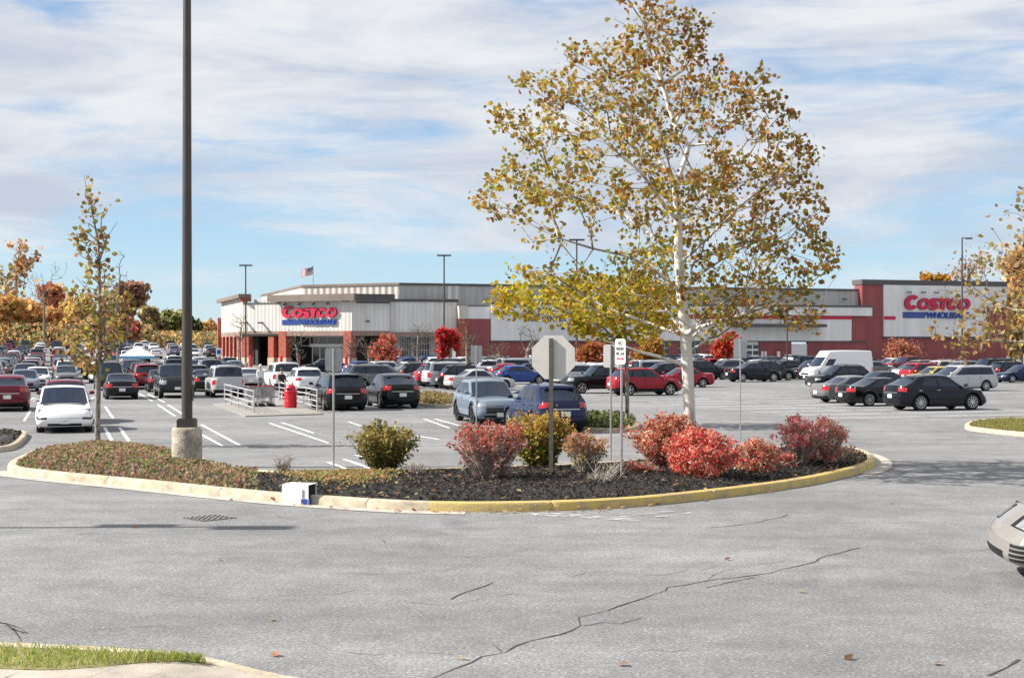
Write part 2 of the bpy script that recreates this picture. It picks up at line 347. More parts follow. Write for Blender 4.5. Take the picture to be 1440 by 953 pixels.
# kerbed islands
def resample(P, step):
    out = []
    for a, b in zip(P, P[1:] + P[:1]):
        k = max(1, int((b - a).length / step))
        for i in range(k): out.append(a.lerp(b, i / k))
    return out
def smooth_loop(P, it=2):
    for _ in range(it):
        Q = []
        for a, b in zip(P, P[1:] + P[:1]): Q += [a.lerp(b, .25), a.lerp(b, .75)]
        P = Q
    return P
def flat(v): return Vector((v[0], v[1], 0))
def island(pix, name, kerb_w=.19, h=.15, painted=None, fill=SOIL, mound=0, joint=3.0, gutter=None, step=.3):
    """kerb ring + soil; painted(px) says which stretch carries yellow paint; returns the ring of inner edge points"""
    P = smooth_loop([flat(G(*p)) for p in pix], 2); P = resample(P, step); n = len(P)
    area = sum(a.x * b.y - b.x * a.y for a, b in zip(P, P[1:] + P[:1]))
    if area < 0: P.reverse()
    T = [(P[(i + 1) % n] - P[i - 1]).normalized() for i in range(n)]; IN = [Vector((-t.y, t.x, 0)) for t in T]
    prof = [(0, -.1), (.012, .10), (.03, h - .015), (.06, h), (kerb_w - .02, h), (kerb_w, h - .02), (kerb_w, -.1)]
    kb = MB(); st = []; run = 0
    for i in range(n):
        st.append((P[i], IN[i], 0))
        L = (P[(i + 1) % n] - P[i]).length; run += L
        if run > joint:
            run = 0; q = P[i].lerp(P[(i + 1) % n], .5); t = T[i]
            for e, g in ((-.02, 0), (-.013, .018), (.013, .018), (.02, 0)): st.append((q + t * e, IN[i], g))
    for p, nn, g in st:
        for o, z in prof:
            o2 = min(max(o, g), kerb_w - g) if z > 0 else o; q = p + nn * o2
            kb.v.append((q.x, q.y, zt(p.x, p.y) + (z - g if z > 0 else z)))
    k = len(prof); ns = len(st)
    for i in range(ns):
        j = (i + 1) % ns
        pm = 0
        if painted:
            p = st[i][0]; pm = 1 if painted(CX + F * p.x / p.y, HY + F * (CAMH - zt(p.x, p.y)) / p.y) else 0
        for q in range(k - 1): kb.face((i * k + q, j * k + q, j * k + q + 1, i * k + q + 1), pm)
    struct(kb.build('kerb_' + name if name else 'kerb', [CONC, KYEL], smooth=35))
    inner = [p + nn * (kerb_w - .005) for p, nn in zip(P, IN)]
    c = sum(inner, Vector()) / n
    sb = MB()                                        # soil: grid clipped to the loop keeps the mound even in long islands
    poly = [(p.x, p.y) for p in inner]
    xs = [p[0] for p in poly]; ys = [p[1] for p in poly]
    rows = []
    sb.poly([(p.x, p.y, zt(p.x, p.y) + h - .04) for p in inner])
    struct(sb.build('planting_soil' if fill is SOIL else 'turf', fill))
    if gutter:
        gb = MB(); a = P; b = [p - nn * gutter[0] for p, nn in zip(P, IN)]
        for i in range(n):
            j = (i + 1) % n; px = CX + F * P[i].x / P[i].y; py = HY + F * (CAMH - zt(P[i].x, P[i].y)) / P[i].y
            if gutter[1](px, py):
                q = [b[i], b[j], a[j] , a[i]]; gb.quad(*[(v.x, v.y, zt(v.x, v.y) + .009) for v in q])
        struct(gb.build('gutter', GUTTER))
    return P, poly
front = [(13, 667), (47, 671), (100, 677), (167, 683), (233, 690), (307, 698), (400, 707), (473, 712), (530, 716), (593, 719), (662, 720), (757, 719), (840, 716), (917, 711), (1033, 698), (1133, 684), (1195, 670), (1228, 660), (1234, 651), (1222, 642)]
back = [(1185, 633), (1100, 637), (1000, 645), (900, 655), (810, 661), (700, 665), (600, 668), (480, 672), (400, 673), (347, 669), (300, 657), (250, 642), (205, 631), (137, 625), (80, 633), (30, 648), (8, 659)]
RING, IPOLY = island(front + back, 'main', painted=lambda x, y: x > 588 and y > (690 if x < 1000 else 652), gutter=(.34, lambda x, y: (x < 640 and y > 660) or x > 1205))
def isl_pt(cond, n):
    xs = [p[0] for p in IPOLY]; ys = [p[1] for p in IPOLY]; out = []
    while len(out) < n:
        x, y = random.uniform(min(xs), max(xs)), random.uniform(min(ys), max(ys))
        if in_poly(x, y, IPOLY) and cond(CX + F * x / y, HY + F * (CAMH - zt(x, y)) / y): out.append((x, y))
    return out
# small islands
small = {'west': [(-40, 640), (0, 636), (20, 632), (38, 618), (40, 611), (20, 609), (-40, 611)],
         'mid': [(585, 572), (640, 573), (652, 568), (640, 562), (600, 557), (580, 562)],
         'sapling': [(800, 606), (880, 609), (905, 602), (890, 592), (830, 588), (790, 594)],
         'east': [(1352, 602), (1368, 607), (1470, 617), (1560, 615), (1560, 596), (1440, 591), (1370, 594)]}
SM = {k: island(v, k, fill=SOIL if k != 'east' else mat('turf', (.11, .13, .035), .9, noise=(6, .5), bump=(40, .8)), joint=4, step=.4)[1] for k, v in small.items()}
# corner by the camera: kerb, grass strip, concrete walk
def corner():
    k0 = [flat(G(*p)) for p in ((-260, 918), (0, 920), (120, 925), (220, 932), (300, 939), (390, 948), (440, 956), (500, 970), (560, 990))]
    pts = []
    for a, b in zip(k0, k0[1:]):
        for i in range(8): pts.append(a.lerp(b, i / 8))
    pts.append(k0[-1]); kb = MB(); gb = MB(); wb = MB()
    offs = []
    for i, p in enumerate(pts):
        d = (pts[min(i + 1, len(pts) - 1)] - pts[max(0, i - 1)]).normalized(); offs.append(Vector((d.y, -d.x, 0)))
    def drop(p): return .10 * (1 - sm(-2.7, -1.7, p.x)) + .01
    for (p, n), (q, m) in zip(zip(pts, offs), zip(pts[1:], offs[1:])):
        pr = lambda a, b: [(a.x, a.y, -.05), (a.x, a.y, drop(a) - .008), (a.x + b.x * .02, a.y + b.y * .02, drop(a)), (a.x + b.x * .17, a.y + b.y * .17, drop(a))]
        A, B = pr(p, n), pr(q, m)
        for i in range(3): kb.quad(A[i], B[i], B[i + 1], A[i + 1])
        far = 3.0
        gw = lambda a: max(.0, .75 * (1 - sm(-3.5, -2.2, a.x)))
        a1, a2, b1, b2 = p + n * .17, p + n * (.17 + gw(p)), q + m * .17, q + m * (.17 + gw(q))
        gb.quad((a1.x, a1.y, drop(p) + .003), (b1.x, b1.y, drop(q) + .003), (b2.x, b2.y, drop(q) + .003), (a2.x, a2.y, drop(p) + .003))
        a3, b3 = p + n * far, q + m * far
        wb.quad((a2.x, a2.y, drop(p)), (b2.x, b2.y, drop(q)), (b3.x, b3.y, drop(q)), (a3.x, a3.y, drop(p)))
    struct(kb.build('kerb_corner', CONC)); struct(gb.build('grass_verge', mat('verge_soil', (.22, .20, .08), .95, noise=(8, .4))))
    struct(wb.build('sidewalk', mat('sidewalk_concrete', (.36, .32, .265), .85, noise=(2.2, .3), bump=(50, .3))))
    V = []
    for _ in range(9000):
        i = random.randrange(len(pts)); p = pts[i]; g = .75 * (1 - sm(-3.5, -2.2, p.x))
        if g < .03: continue
        q = p + offs[i] * (.19 + random.random() * g * .95) + Vector((random.uniform(-.05, .05), random.uniform(-.05, .05), 0)); V.append((q.x, q.y, drop(q) + random.uniform(.01, .045)))
    grass('verge_grass', V, .036, [(.24, .33, .05), (.32, .36, .08), (.48, .40, .18), (.18, .26, .04)])
def grass(name, pts, size, cols):
    n = len(pts); P = np.array(pts); h = size * RNG.uniform(.6, 1.5, n); a = RNG.uniform(0, 2 * PI, n)
    dx = np.stack([np.cos(a), np.sin(a), np.zeros(n)], 1) * size * .12
    tip = np.stack([RNG.normal(0, .45, n) * h, RNG.normal(0, .45, n) * h, h], 1)
    V = np.stack([P - dx, P + dx, P + tip], 1).reshape(-1, 3); V[:, 2] -= .01; Fc = np.arange(n * 3).reshape(n, 3)
    C = np.ones((n, 3, 4)); C[:, :, :3] = pick(cols, n, .3)[:, None, :]
    return struct(link(name, tint_mesh(name, V, Fc, C.reshape(-1, 4), LEAF)), 'stuff')
corner()
V = []
xs = [p[0] for p in SM['east']]; ys = [p[1] for p in SM['east']]
while len(V) < 5000:
    x, y = random.uniform(min(xs), max(xs)), random.uniform(min(ys), max(ys))
    if in_poly(x, y, SM['east']): V.append((x, y, zt(x, y) + .11))
grass('island_grass', V, .12, [(.17, .24, .05), (.25, .25, .08), (.4, .3, .12), (.3, .2, .07)])
# ground cover, mulch, litter
def mound(x, y):
    px = CX + F * x / y
    d = min((Vector((x, y, 0)) - p).length for p in RING[::3])
    return .11 + (.09 if px < 360 else .10) * sm(.2, 1.6, d)
def scatter(name, pts, size, cols, wts=None, up=.5, zf=None, thick=.1, elong=1.3):
    P = np.array([(x, y, zt(x, y) + (zf(x, y) if zf else .12) + random.random() * thick) for x, y in pts])
    v, f, c = leaf_cards(P, size, pick(cols, len(P), .3, wts), up=up, elong=elong)
    return struct(link(name, tint_mesh(name, v, f, c, LEAF)), 'stuff')
mb = MB()                                            # raised bed of mulch
gx = np.arange(min(p[0] for p in IPOLY), max(p[0] for p in IPOLY), .35); gy = np.arange(min(p[1] for p in IPOLY), max(p[1] for p in IPOLY), .35)
idx = {}
for i, x in enumerate(gx):
    for j, y in enumerate(gy):
        if in_poly(x, y, IPOLY): idx[i, j] = len(mb.v); mb.v.append((x, y, zt(x, y) + mound(x, y) - .02 + random.uniform(-.012, .012)))
for (i, j), a in idx.items():
    if all(k in idx for k in ((i + 1, j), (i, j + 1), (i + 1, j + 1))): mb.face((a, idx[i + 1, j], idx[i + 1, j + 1], idx[i, j + 1]))
struct(mb.build('mulch_bed', SOIL, smooth=True))
scatter('mulch_chips', isl_pt(lambda x, y: x > 345, 24000), .031, [(.038, .035, .034), (.075, .069, .065), (.014, .013, .013), (.15, .12, .09)], [4, 3, 3, 1.2], .6, mound, .025, 2.6)
scatter('ground_cover', isl_pt(lambda x, y: x < 362, 13000), .055, [(.14, .19, .05), (.24, .27, .09), (.32, .15, .10), (.42, .26, .17), (.08, .10, .04), (.40, .29, .20)], [2, 2.4, 3, 3.2, 1.5, 3], .35, mound, .09)
scatter('ground_cover', isl_pt(lambda x, y: random.random() < math.exp(-((x - 480) / 52) ** 2 - ((y - 682) / 11) ** 2), 2400), .055, [(.24, .25, .08), (.38, .28, .12), (.46, .24, .14), (.42, .38, .15)], None, .35, mound, .07)
scatter('ground_cover', isl_pt(lambda x, y: 1150 < x, 500), .05, [(.3, .2, .12), (.36, .25, .15), (.2, .1, .07)], None, .4, mound, .05)
for k, n in (('mid', 1800), ('sapling', 1700), ('west', 600)):
    pl = SM[k]; pts = []
    xs = [p[0] for p in pl]; ys = [p[1] for p in pl]
    while len(pts) < n:
        x, y = random.uniform(min(xs), max(xs)), random.uniform(min(ys), max(ys))
        if in_poly(x, y, pl): pts.append((x, y))
    scatter('ground_cover', pts, .10, {'mid': [(.3, .2, .09), (.16, .17, .05), (.38, .27, .12)], 'sapling': [(.12, .16, .045), (.2, .22, .07), (.05, .06, .025)], 'west': [(.05, .045, .04), (.1, .09, .07)]}[k], None, .3, None, .3 if k != 'west' else .08)
def litter():
    P = []
    for i in range(900):                             # leaves drifted against the kerb and on the bed
        p = random.choice(RING)
        px = CX + F * p.x / p.y; py = HY + F * CAMH / p.y
        if py < 690 or px < 230: continue
        if random.random() > (.85 if 590 < px < 860 else .25): continue
        o = abs(random.gauss(0, .12)); P.append((p.x + random.uniform(-.2, .2), p.y - .05 - o, zt(p.x, p.y) + .015 + random.random() * .02 + max(0, .05 - o) * .6))
    for x, y in isl_pt(lambda a, b: True, 620): P.append((x, y, zt(x, y) + mound(x, y) + .02))
    for _ in range(14):
        p = G(random.uniform(0, 1440), random.uniform(700, 950)); P.append((p.x, p.y, p.z + .02))
    v, f, c = leaf_cards(np.array(P), .075, pick([(.36, .18, .1), (.46, .28, .16), (.28, .14, .08), (.5, .38, .2)], len(P), .35), up=.75)
    struct(link('leaf_litter', tint_mesh('leaf_litter', v, f, c, LEAF)), 'stuff')
litter()
# painted markings
pm = MB()
LN = [((147, 601), (163, 629)), ((168, 601), (188, 629)), ((148, 572), (159, 588)), ((222, 569), (246, 585)), ((236, 569), (258, 583)), ((283, 597), (337, 626)), ((283, 611), (313, 627)),
      ((379, 595), (462, 623)), ((396, 594), (480, 622)), ((440, 609), (479, 622)), ((462, 650), (509, 668)), ((484, 646), (520, 659)), ((490, 593), (508, 599)), ((596, 589), (632, 602)), ((612, 589), (648, 599)),
      ((587, 613), (618, 618)), ((34, 592), (43, 577)), ((208, 554), (232, 566)), ((195, 553), (214, 564)), ((500, 640), (540, 655))]
for a, b in LN: ribbon([G(*a), G(*b)], .11, pm, .009)
for a0, b0 in ((12.0, 52.5), (30.5, 52.5)):         # stall lines of the bays on the right, two lines to a divider
    for k in range(0, 15):
        for e in (-.28, .28):
            for sgn in (0, 5.6):
                p = D2 * (a0 + sgn) + D1 * (b0 + k * 2.9 + e)
                if CX + F * p.x / p.y > 880: ribbon([p, p + D2 * 5.0], .11, pm, .013)
struct(pm.build('parking_lines', WPAINT))
fp = MB()
ribbon([G(742, 722), G(905, 731)], .42, fp, .009)
for a, b in (((872, 727), (945, 719)), ((925, 727), (985, 720)), ((872, 723), (905, 724))): ribbon([G(*a), G(*b)], .12, fp, .011)
struct(fp.build('faded_road_marking', FPAINT))

# ------------------------------------------------------------------ vehicles
PAINT = paint_mat()
GLASS = mat('car_glass', (.008, .017, .036), .03, spec=.6)
HEADL = mat('headlight_glass', (.27, .28, .30), .1, spec=.8, coat=.5, noise=(9, .3)); TAILL = mat('tail_light_red', (.42, .008, .012), .15, spec=.7, coat=.6)
GRILL = mat('grille_black', (.012, .012, .013), .4, noise=(40, .5)); PLATE = mat('license_plate', (.72, .72, .68), .5, noise=(22, .3))
TYRE = mat('tyre_rubber', (.016, .016, .016), .85); RIM = mat('alloy_rim', (.55, .56, .57), .3, .85); RIMD = mat('dark_rim', (.03, .03, .032), .35, .5)
CHROME = mat('chrome_trim', (.7, .7, .71), .18, .9)
AMBER = mat('amber_lens', (.6, .16, .02), .2)
CM = [PAINT, GLASS, BLACKP, HEADL, TAILL, GRILL, PLATE, TYRE, RIM, CHROME, AMBER]
def interp(tab, x):
    if x <= tab[0][0]: return tab[0][1]
    for (a, p), (b, q) in zip(tab, tab[1:]):
        if x <= b:
            t = (x - a) / (b - a); return p + (q - p) * t
    return tab[-1][1]
def shell(us, vs, ws, fn, cls, bottom=True):
    """surface of a box grid deformed by fn(u,v,w); cls(side,u,v,w) names the piece (mesh) and material of every cell"""
    ids = {}; V = []; pieces = {}
    def vid(i, j, k):
        if (i, j, k) not in ids: ids[i, j, k] = len(V); V.append(fn(us[i], vs[j], ws[k]))
        return ids[i, j, k]
    nu, nv, nw = len(us) - 1, len(vs) - 1, len(ws) - 1
    def add(side, q, u, v, w):
        pc = cls(side, u, v, w)
        if pc is None: return
        name, m = pc; pieces.setdefault(name, []).append((tuple(vid(*c) for c in q), m))
    mid = lambda a, i: (a[i] + a[i + 1]) / 2
    for j in range(nv):
        for k in range(nw):
            add('F', ((0, j, k), (0, j, k + 1), (0, j + 1, k + 1), (0, j + 1, k)), us[0], mid(vs, j), mid(ws, k))
            add('R', ((nu, j, k), (nu, j + 1, k), (nu, j + 1, k + 1), (nu, j, k + 1)), us[-1], mid(vs, j), mid(ws, k))
    for i in range(nu):
        for k in range(nw):
            add('S', ((i, 0, k), (i + 1, 0, k), (i + 1, 0, k + 1), (i, 0, k + 1)), mid(us, i), -1, mid(ws, k))
            add('S', ((i, nv, k), (i, nv, k + 1), (i + 1, nv, k + 1), (i + 1, nv, k)), mid(us, i), 1, mid(ws, k))
        for j in range(nv):
            add('T', ((i, j, nw), (i + 1, j, nw), (i + 1, j + 1, nw), (i, j + 1, nw)), mid(us, i), mid(vs, j), 1)
            if bottom: add('B', ((i, j, 0), (i, j + 1, 0), (i + 1, j + 1, 0), (i + 1, j, 0)), mid(us, i), mid(vs, j), 0)
    return V, pieces
BW = [(0, .90), (.15, .965), (.4, 1.0), (.66, .99), (.86, .965), (1, .925)]
FL = [(0, .16), (.12, .04), (.3, 0), (.55, .0), (.8, .07), (1, .22)]
RL = [(0, .14), (.15, .03), (.35, 0), (.6, .03), (.85, .06), (1, .12)]
TEMPL = {}
def car_template(key, L, W, H, wb, fo, R, gc, deck, cowl, rf, rr, tail, wins, winw=(.1, .84), wst=.9, rear_t=(.12, .86), hl=(.62, .84), tl=(.62, .86), tlw=.6, grille=(.4, .72, .56),
                 lower=(.06, .26, .7), clad=.0, arch=False, lights_rear='cells', rails=False, rim='alloy', roofc=.05, glass_back=True, tumble=.17, rear_lean=1.0, spoiler=True, roofdrop=0, blackroof=False, fpz=.36, xws=(), hlu=.075, amber=None, vent=None, hlm=3, FLX=None, rx=.62, ryk=.34):
    wx = (fo, fo + wb); us = set(np.linspace(0, 1, 27).tolist() + [.006, .02, .05, .95, .98, .994])
    for x in wx:
        for q in (-1, -.97, -.86, -.68, -.45, -.2, 0, .2, .45, .68, .86, .97, 1): us.add((x + q * (R + .07)) / L)
    us = sorted(us); us = [u for i, u in enumerate(us) if i == 0 or u - us[i - 1] > .0025]
    if us[-1] < 1: us[-1] = 1.0
    vs = [-1, -.97, -.9, -.8, -.7, -.62, -.6, -.5, -.36, -.2, 0, .2, .36, .5, .6, .62, .7, .8, .9, .97, 1]
    ws = sorted({0, .06, .16, .26, .4, .5, .56, .62, .68, .72, .78, .84, .90, .95, 1} | set(xws))
    ry = ryk * W / 1.85; FLn = FLX or FL
    def body(u, v, w):
        s = u * L; lean = interp(FLn, w) * (1 - u / .12) ** 2 if u < .12 else -interp(RL, w) * rear_lean * (1 - (1 - u) / .12) ** 2 if u > .88 else 0
        ztop = interp(deck, s + lean) - .045 * v * v - (.02 if abs(v) > .98 else 0)
        zb = gc + .05 * max(0, 1 - u / .1) + .09 * max(0, (u - .88) / .12)
        z = zb + (ztop - zb) * w
        X, Y = L / 2 - s, v * W / 2
        dx, dy = (abs(X) - (L / 2 - rx)) / rx, (abs(Y) - (W / 2 - ry)) / ry
        if dx > 0 and dy > 0:
            m, n = max(dx, dy), (dx ** 3 + dy ** 3) ** (1 / 3); m = m / n if n > 0 else 1
            X = math.copysign(L / 2 - rx + dx * m * rx, X); Y = math.copysign(W / 2 - ry + dy * m * ry, Y)
        X -= math.copysign(.10 * v * v * max(0, abs(2 * u - 1) - .8) / .2, X)
        Y *= interp(BW, w)
        X -= lean
        if abs(v) > .61:
            for c in wx:
                d = abs(s - c)
                if d < R + .07:
                    za = R + math.sqrt((R + .07) ** 2 - d * d)
                    if z < za: z = za + w * .001
                    if abs(v) > .99 and z < za + .12: Y *= 1.012
        return (X, Y, z)
    def bcls(side, u, v, w):
        av = abs(v)
        if side == 'F':
            if vent and av > .4 and hl[0] < w < hl[1]: return ('headlight_%d' % (v > 0), 3 if hl[0] + .02 < w < hl[1] - .02 and av > .46 else 2)
            if av > .61 and hl[0] < w < hl[1]: return ('headlight_%d' % (v > 0), hlm)
            if grille and av < grille[2] and grille[0] < w < grille[1]: return ('grille', 5)
            if av < lower[2] and lower[0] < w < lower[1]: return ('body', 2)
        if side == 'R':
            if av > tlw and tl[0] < w < tl[1] and lights_rear == 'cells': return ('tail_light_%d' % (v > 0), 4)
            if w < .2: return ('body', 2)
        if vent and (side == 'F' and .72 < av < .99 or side == 'S' and u < vent[2]) and vent[0] < w < vent[1]: return ('bumper_vent_%d' % (v > 0), 5 if (w - .1) % .1 < .07 else 0)
        if side == 'S':
            if amber and amber[0] < u < amber[1] and hl[0] < w < hl[0] + .14: return ('turn_signal_%d' % (v > 0), 10)
            if vent and u < hlu and hl[0] < w < hl[1]: return ('headlight_%d' % (v > 0), 3 if hl[0] + .02 < w < hl[1] - .02 and u < hlu - .02 else 2)
            if u < hlu and hl[0] < w < hl[1]: return ('headlight_%d' % (v > 0), hlm)
            if u > .955 and tl[0] < w < tl[1] and lights_rear == 'cells': return ('tail_light_%d' % (v > 0), 4)
            if w < clad: return ('body', 2)
        if side == 'B': return ('body', 2)
        return ('body', 0)
    V, pcs = shell(us, vs, ws, body, bcls)
    # greenhouse
    gu = sorted({0, .01, .5, .99, 1} | set(np.linspace(0, 1, 15).tolist()) | {e for w_ in wins for e in w_}); gu = [u for i, u in enumerate(gu) if i == 0 or u - gu[i - 1] > .004]
    gv = [-1, -.95, -.9, -.7, -.45, -.2, 0, .2, .45, .7, .9, .95, 1]; gw = sorted({0, .05, .12, .3, .5, .7, .86, .94, 1, winw[0], winw[1], wst, rear_t[0], rear_t[1]})
    sm_ = (rf + rr) / 2; hw_ = (rr - rf) / 2 + .3
    def green(u, v, t):
        sF = cowl + (rf - cowl) * t ** .92; sR = tail + (rr - tail) * t ** .85
        s = sF + (sR - sF) * u
        s += .2 * v * v * (1 - u) ** 3 * (1 - .3 * t); s -= .14 * v * v * u ** 3
        hw = W / 2 * (.925 - tumble * t ** 1.25) * (1 - (.05 if t > .99 else .02 if t > .93 else 0))
        hw *= 1 - .05 * (2 * u - 1) ** 4
        zr = H - roofc * ((s - sm_) / hw_) ** 2 - roofdrop * max(0, (s - sm_) / hw_) ** 2 - .05 * v * v
        zb = interp(deck, s) - .06
        return (L / 2 - s, v * hw, zb + (zr - zb) * (t if t < .99 else 1))
    def gcls(side, u, v, t):
        if side == 'F' and .05 < t < wst and abs(v) < .95: return ('windshield', 1)
        if side == 'R' and glass_back and rear_t[0] < t < rear_t[1] and abs(v) < .95: return ('rear_window', 1)
        if side == 'S' and winw[0] < t < winw[1]:
            for i, (a, b) in enumerate(wins):
                if a < u < b: return ('side_window_%d_%d' % (i, v > 0), 1)
            if wins and wins[0][0] < u < wins[-1][1]: return ('body', 2)
        if blackroof and side == 'T': return ('body', 1)
        return ('body', 0)
    V2, p2 = shell(gu, gv, gw, green, gcls, bottom=False)
    n0 = len(V); V = V + V2
    for k, fs in p2.items(): pcs.setdefault(k, []).extend((tuple(i + n0 for i in f), m) for f, m in fs)
    def extra(name, mbx):
        n = len(V); V.extend(mbx.v); pcs.setdefault(name, []).extend((tuple(i + n for i in f), m) for f, m in zip(mbx.f, mbx.m))
    sb_ = MB()
    def seam(pts, e):
        for p, q in zip(pts, pts[1:]):
            quad = []
            for c, sg in ((p, -1), (p, 1), (q, 1), (q, -1)):
                X, Y, Z = body(c[0] + e[0] * sg, c[1] + e[1] * sg, c[2] + e[2] * sg); k_ = 1.0035; quad.append((X * k_ if abs(c[1]) < .99 else X, Y * k_, Z))
            sb_.quad(*quad, 2)
    for sg in (-1, 1):
        for ss in [cowl + .34] + [cowl + .12 + (tail - cowl) * w_[1] * .97 for w_ in wins[:2]]:
            if ss > fo + wb - R - .1 and ss < fo + wb + R + .1: ss = fo + wb - R - .09
            seam([(ss / L, sg, w) for w in (.2, .32, .45, .6, .75, .88, .97)], (.0016, 0, 0))
    seam([(1, v, .34) for v in np.linspace(-.93, .93, 9)], (0, 0, .008)); vent or seam([(0, v, .62 if grille is None else .78) for v in np.linspace(-.6, .6, 7)], (0, 0, .007))
    extra('body', sb_)
    # mirrors, plates, trim
    mx = L / 2 - cowl - .32
    for sg in (-1, 1):
        b = MB(); zc = interp(deck, cowl + .3) + .12; yy = sg * (W / 2 + .06)
        b.lathe([(.001, -.10), (.06, -.09), (.088, -.03), (.085, .04), (.06, .09), (.001, .1)], 10, m=0, axis='y')
        b.v = [(x * .8 + mx, y * 1.05 + yy, z * .8 + zc) for x, y, z in b.v]; b.box((mx, sg * (W / 2 - .05), zc - .05), (.07, .16, .035), 2)
        extra('mirror_%d' % (sg > 0), b)
    zpl = gc + (interp(deck, L) - gc) * (.5 if tl[0] < .75 else .36)
    b = MB(); b.box((-L / 2 + interp(RL, .45) * rear_lean * .9 - .008, 0, zpl), (.03, .34, .17), 6); extra('license_plate', b)
    b = MB(); b.box((L / 2 - .012, 0, gc + (interp(deck, 0) - gc) * fpz), (.03, .33, .16), 6); extra('front_plate', b)
    b = MB(); b.box((-L / 2 + .045, 0, zpl + .16), (.035, W * .56, .03), 9); extra('body', b)      # tailgate trim
    b = MB()
    for sg in (-1, 1):                               # door handles and sill strips
        for w_ in wins[:2]:
            xx = L / 2 - (cowl + .35 + (tail - cowl) * (w_[1] * .86)); b.box((xx, sg * (W / 2 * .985), interp(deck, cowl + .5) - .13), (.17, .03, .028), 9 if not clad else 0)
        b.box((L / 2 - fo - wb / 2, sg * (W / 2 * .965), gc + .06), (wb - 2 * R - .2, .03, .05), 2)
    b.box((L / 2 - cowl - .02, 0, interp(deck, cowl) - .015), (.22, W * .74, .03), 2)
    extra('body', b)
    if spoiler:
        b = MB(); xe = L / 2 - rr + .02; b.box((xe - .05, 0, H - roofc * 1.0 - roofdrop - .045), (.2, W * .6, .025), 0); extra('body', b)
    if rails:
        b = MB()
        for sg in (-1, 1):
            y = sg * W * .335; pts = [(L / 2 - rf - .3 - q * (rr - rf - .5), y, H + .015 - .06 * (2 * q - 1) ** 4 - roofc * (2 * q - 1) ** 2) for q in np.linspace(0, 1, 9)]
            b.tube(pts, .02, 5, 2)
        extra('roof_rail', b)
    if arch:
        for wi, x in enumerate(wx):
            for sg in (-1, 1):
                b = MB(); a0 = [PI * (-.12 + 1.24 * q / 16) for q in range(17)]
                for a, c in zip(a0, a0[1:]):
                    P = lambda r, t, o: (L / 2 - x + r * math.cos(t), sg * (W / 2 * .99 + o), R + r * math.sin(t))
                    i, e = R + .065, R + .135
                    q = [P(i, a, .012), P(e, a, .0), P(e, c, .0), P(i, c, .012)]
                    b.quad(*(q if sg < 0 else q[::-1]), 2); q = [P(i, a, -.1), P(i, a, .012), P(i, c, .012), P(i, c, -.1)]; b.quad(*q, 2)
                extra('arch_trim_%d_%d' % (wi, sg > 0), b)
    # wheel: tyre and rim, axle along y, outer side at -y
    t = MB(); w2 = .11 + .02 * (H > 1.6); t.lathe([(R * .66, -w2 + .02), (R * .75, -w2), (R * .93, -w2), (R, -w2 + .03), (R, w2 - .03), (R * .93, w2), (R * .6, w2)], 26, axis='y', m=7)
    r = MB(); rr_ = R * .69; rm = 8
    r.lathe([(rr_, -w2 + .005), (rr_ * .93, -w2 + .012), (rr_ * .88, -w2 + .06)], 24, axis='y', m=[rm, 2, 2])
    nsp = {'alloy': 5, 'ten': 10, 'dark': 5, 'steel': 8}[rim]
    for k in range(nsp):
        a = 2 * PI * k / nsp; d = Vector((math.cos(a), 0, math.sin(a))); q = Vector((-math.sin(a), 0, math.cos(a)))
        wd = rr_ * (.26 if nsp == 5 else .15)
        r.box(d * rr_ * .5 + Vector((0, -w2 + .02, 0)), (rr_ * .9, .03, wd), rm, d, (0, 1, 0), q)
    r.lathe([(rr_ * .2, -w2 + .03), (rr_ * .2, -w2 - .004), (.001, -w2 - .006)], 10, axis='y', m=rm)
    TEMPL[key] = dict(V=V, p=pcs, L=L, W=W, H=H, R=R, wx=wx, tyre=t, rimmb=r, track=W / 2 - w2 - .02, cache={}, dark=rim == 'dark')
def sub_mesh(T, names, name):
    key = ('m',) + tuple(names)
    if key in T['cache']: return T['cache'][key]
    b = MB(); mp = {}
    for nm in names:
        for f, m in T['p'].get(nm, []):
            q = []
            for i in f:
                if i not in mp: mp[i] = len(b.v); b.v.append(T['V'][i])
                q.append(mp[i])
            b.face(tuple(q), m)
    me = b.mesh(name, CM, 38); T['cache'][key] = me; return me
def wheel_mesh(T, which):
    key = ('w', which)
    if key not in T['cache']:
        b = MB(); cm = list(CM)
        if T['dark']: cm[8] = RIMD
        for s in ([T['tyre']] if which == 'tyre' else [T['rimmb']] if which == 'rim' else [T['tyre'], T['rimmb']]):
            n = len(b.v); b.v += s.v; b.f += [tuple(i + n for i in f) for f in s.f]; b.m += s.m
        T['cache'][key] = b.mesh('wheel_' + which, cm, 35)
    return T['cache'][key]
def full_mesh(T):
    if 'full' not in T['cache']:
        b = MB(); b.v = list(T['V'])
        for fs in T['p'].values():
            for f, m in fs: b.face(f, m)
        for i, x in enumerate(T['wx']):
            for sg in (-1, 1):
                for s in (T['tyre'], T['rimmb']):
                    n = len(b.v); b.v += [(T['L'] / 2 - x + (p[0] if sg < 0 else -p[0]), sg * T['track'] + p[1] * (1 if sg < 0 else -1), T['R'] + p[2]) for p in s.v]
                    b.f += [tuple(j + n for j in f) for f in s.f]; b.m += s.m
        T['cache']['full'] = b.mesh('distant_car', CM, 38)
    return T['cache']['full']
KINDN = {}
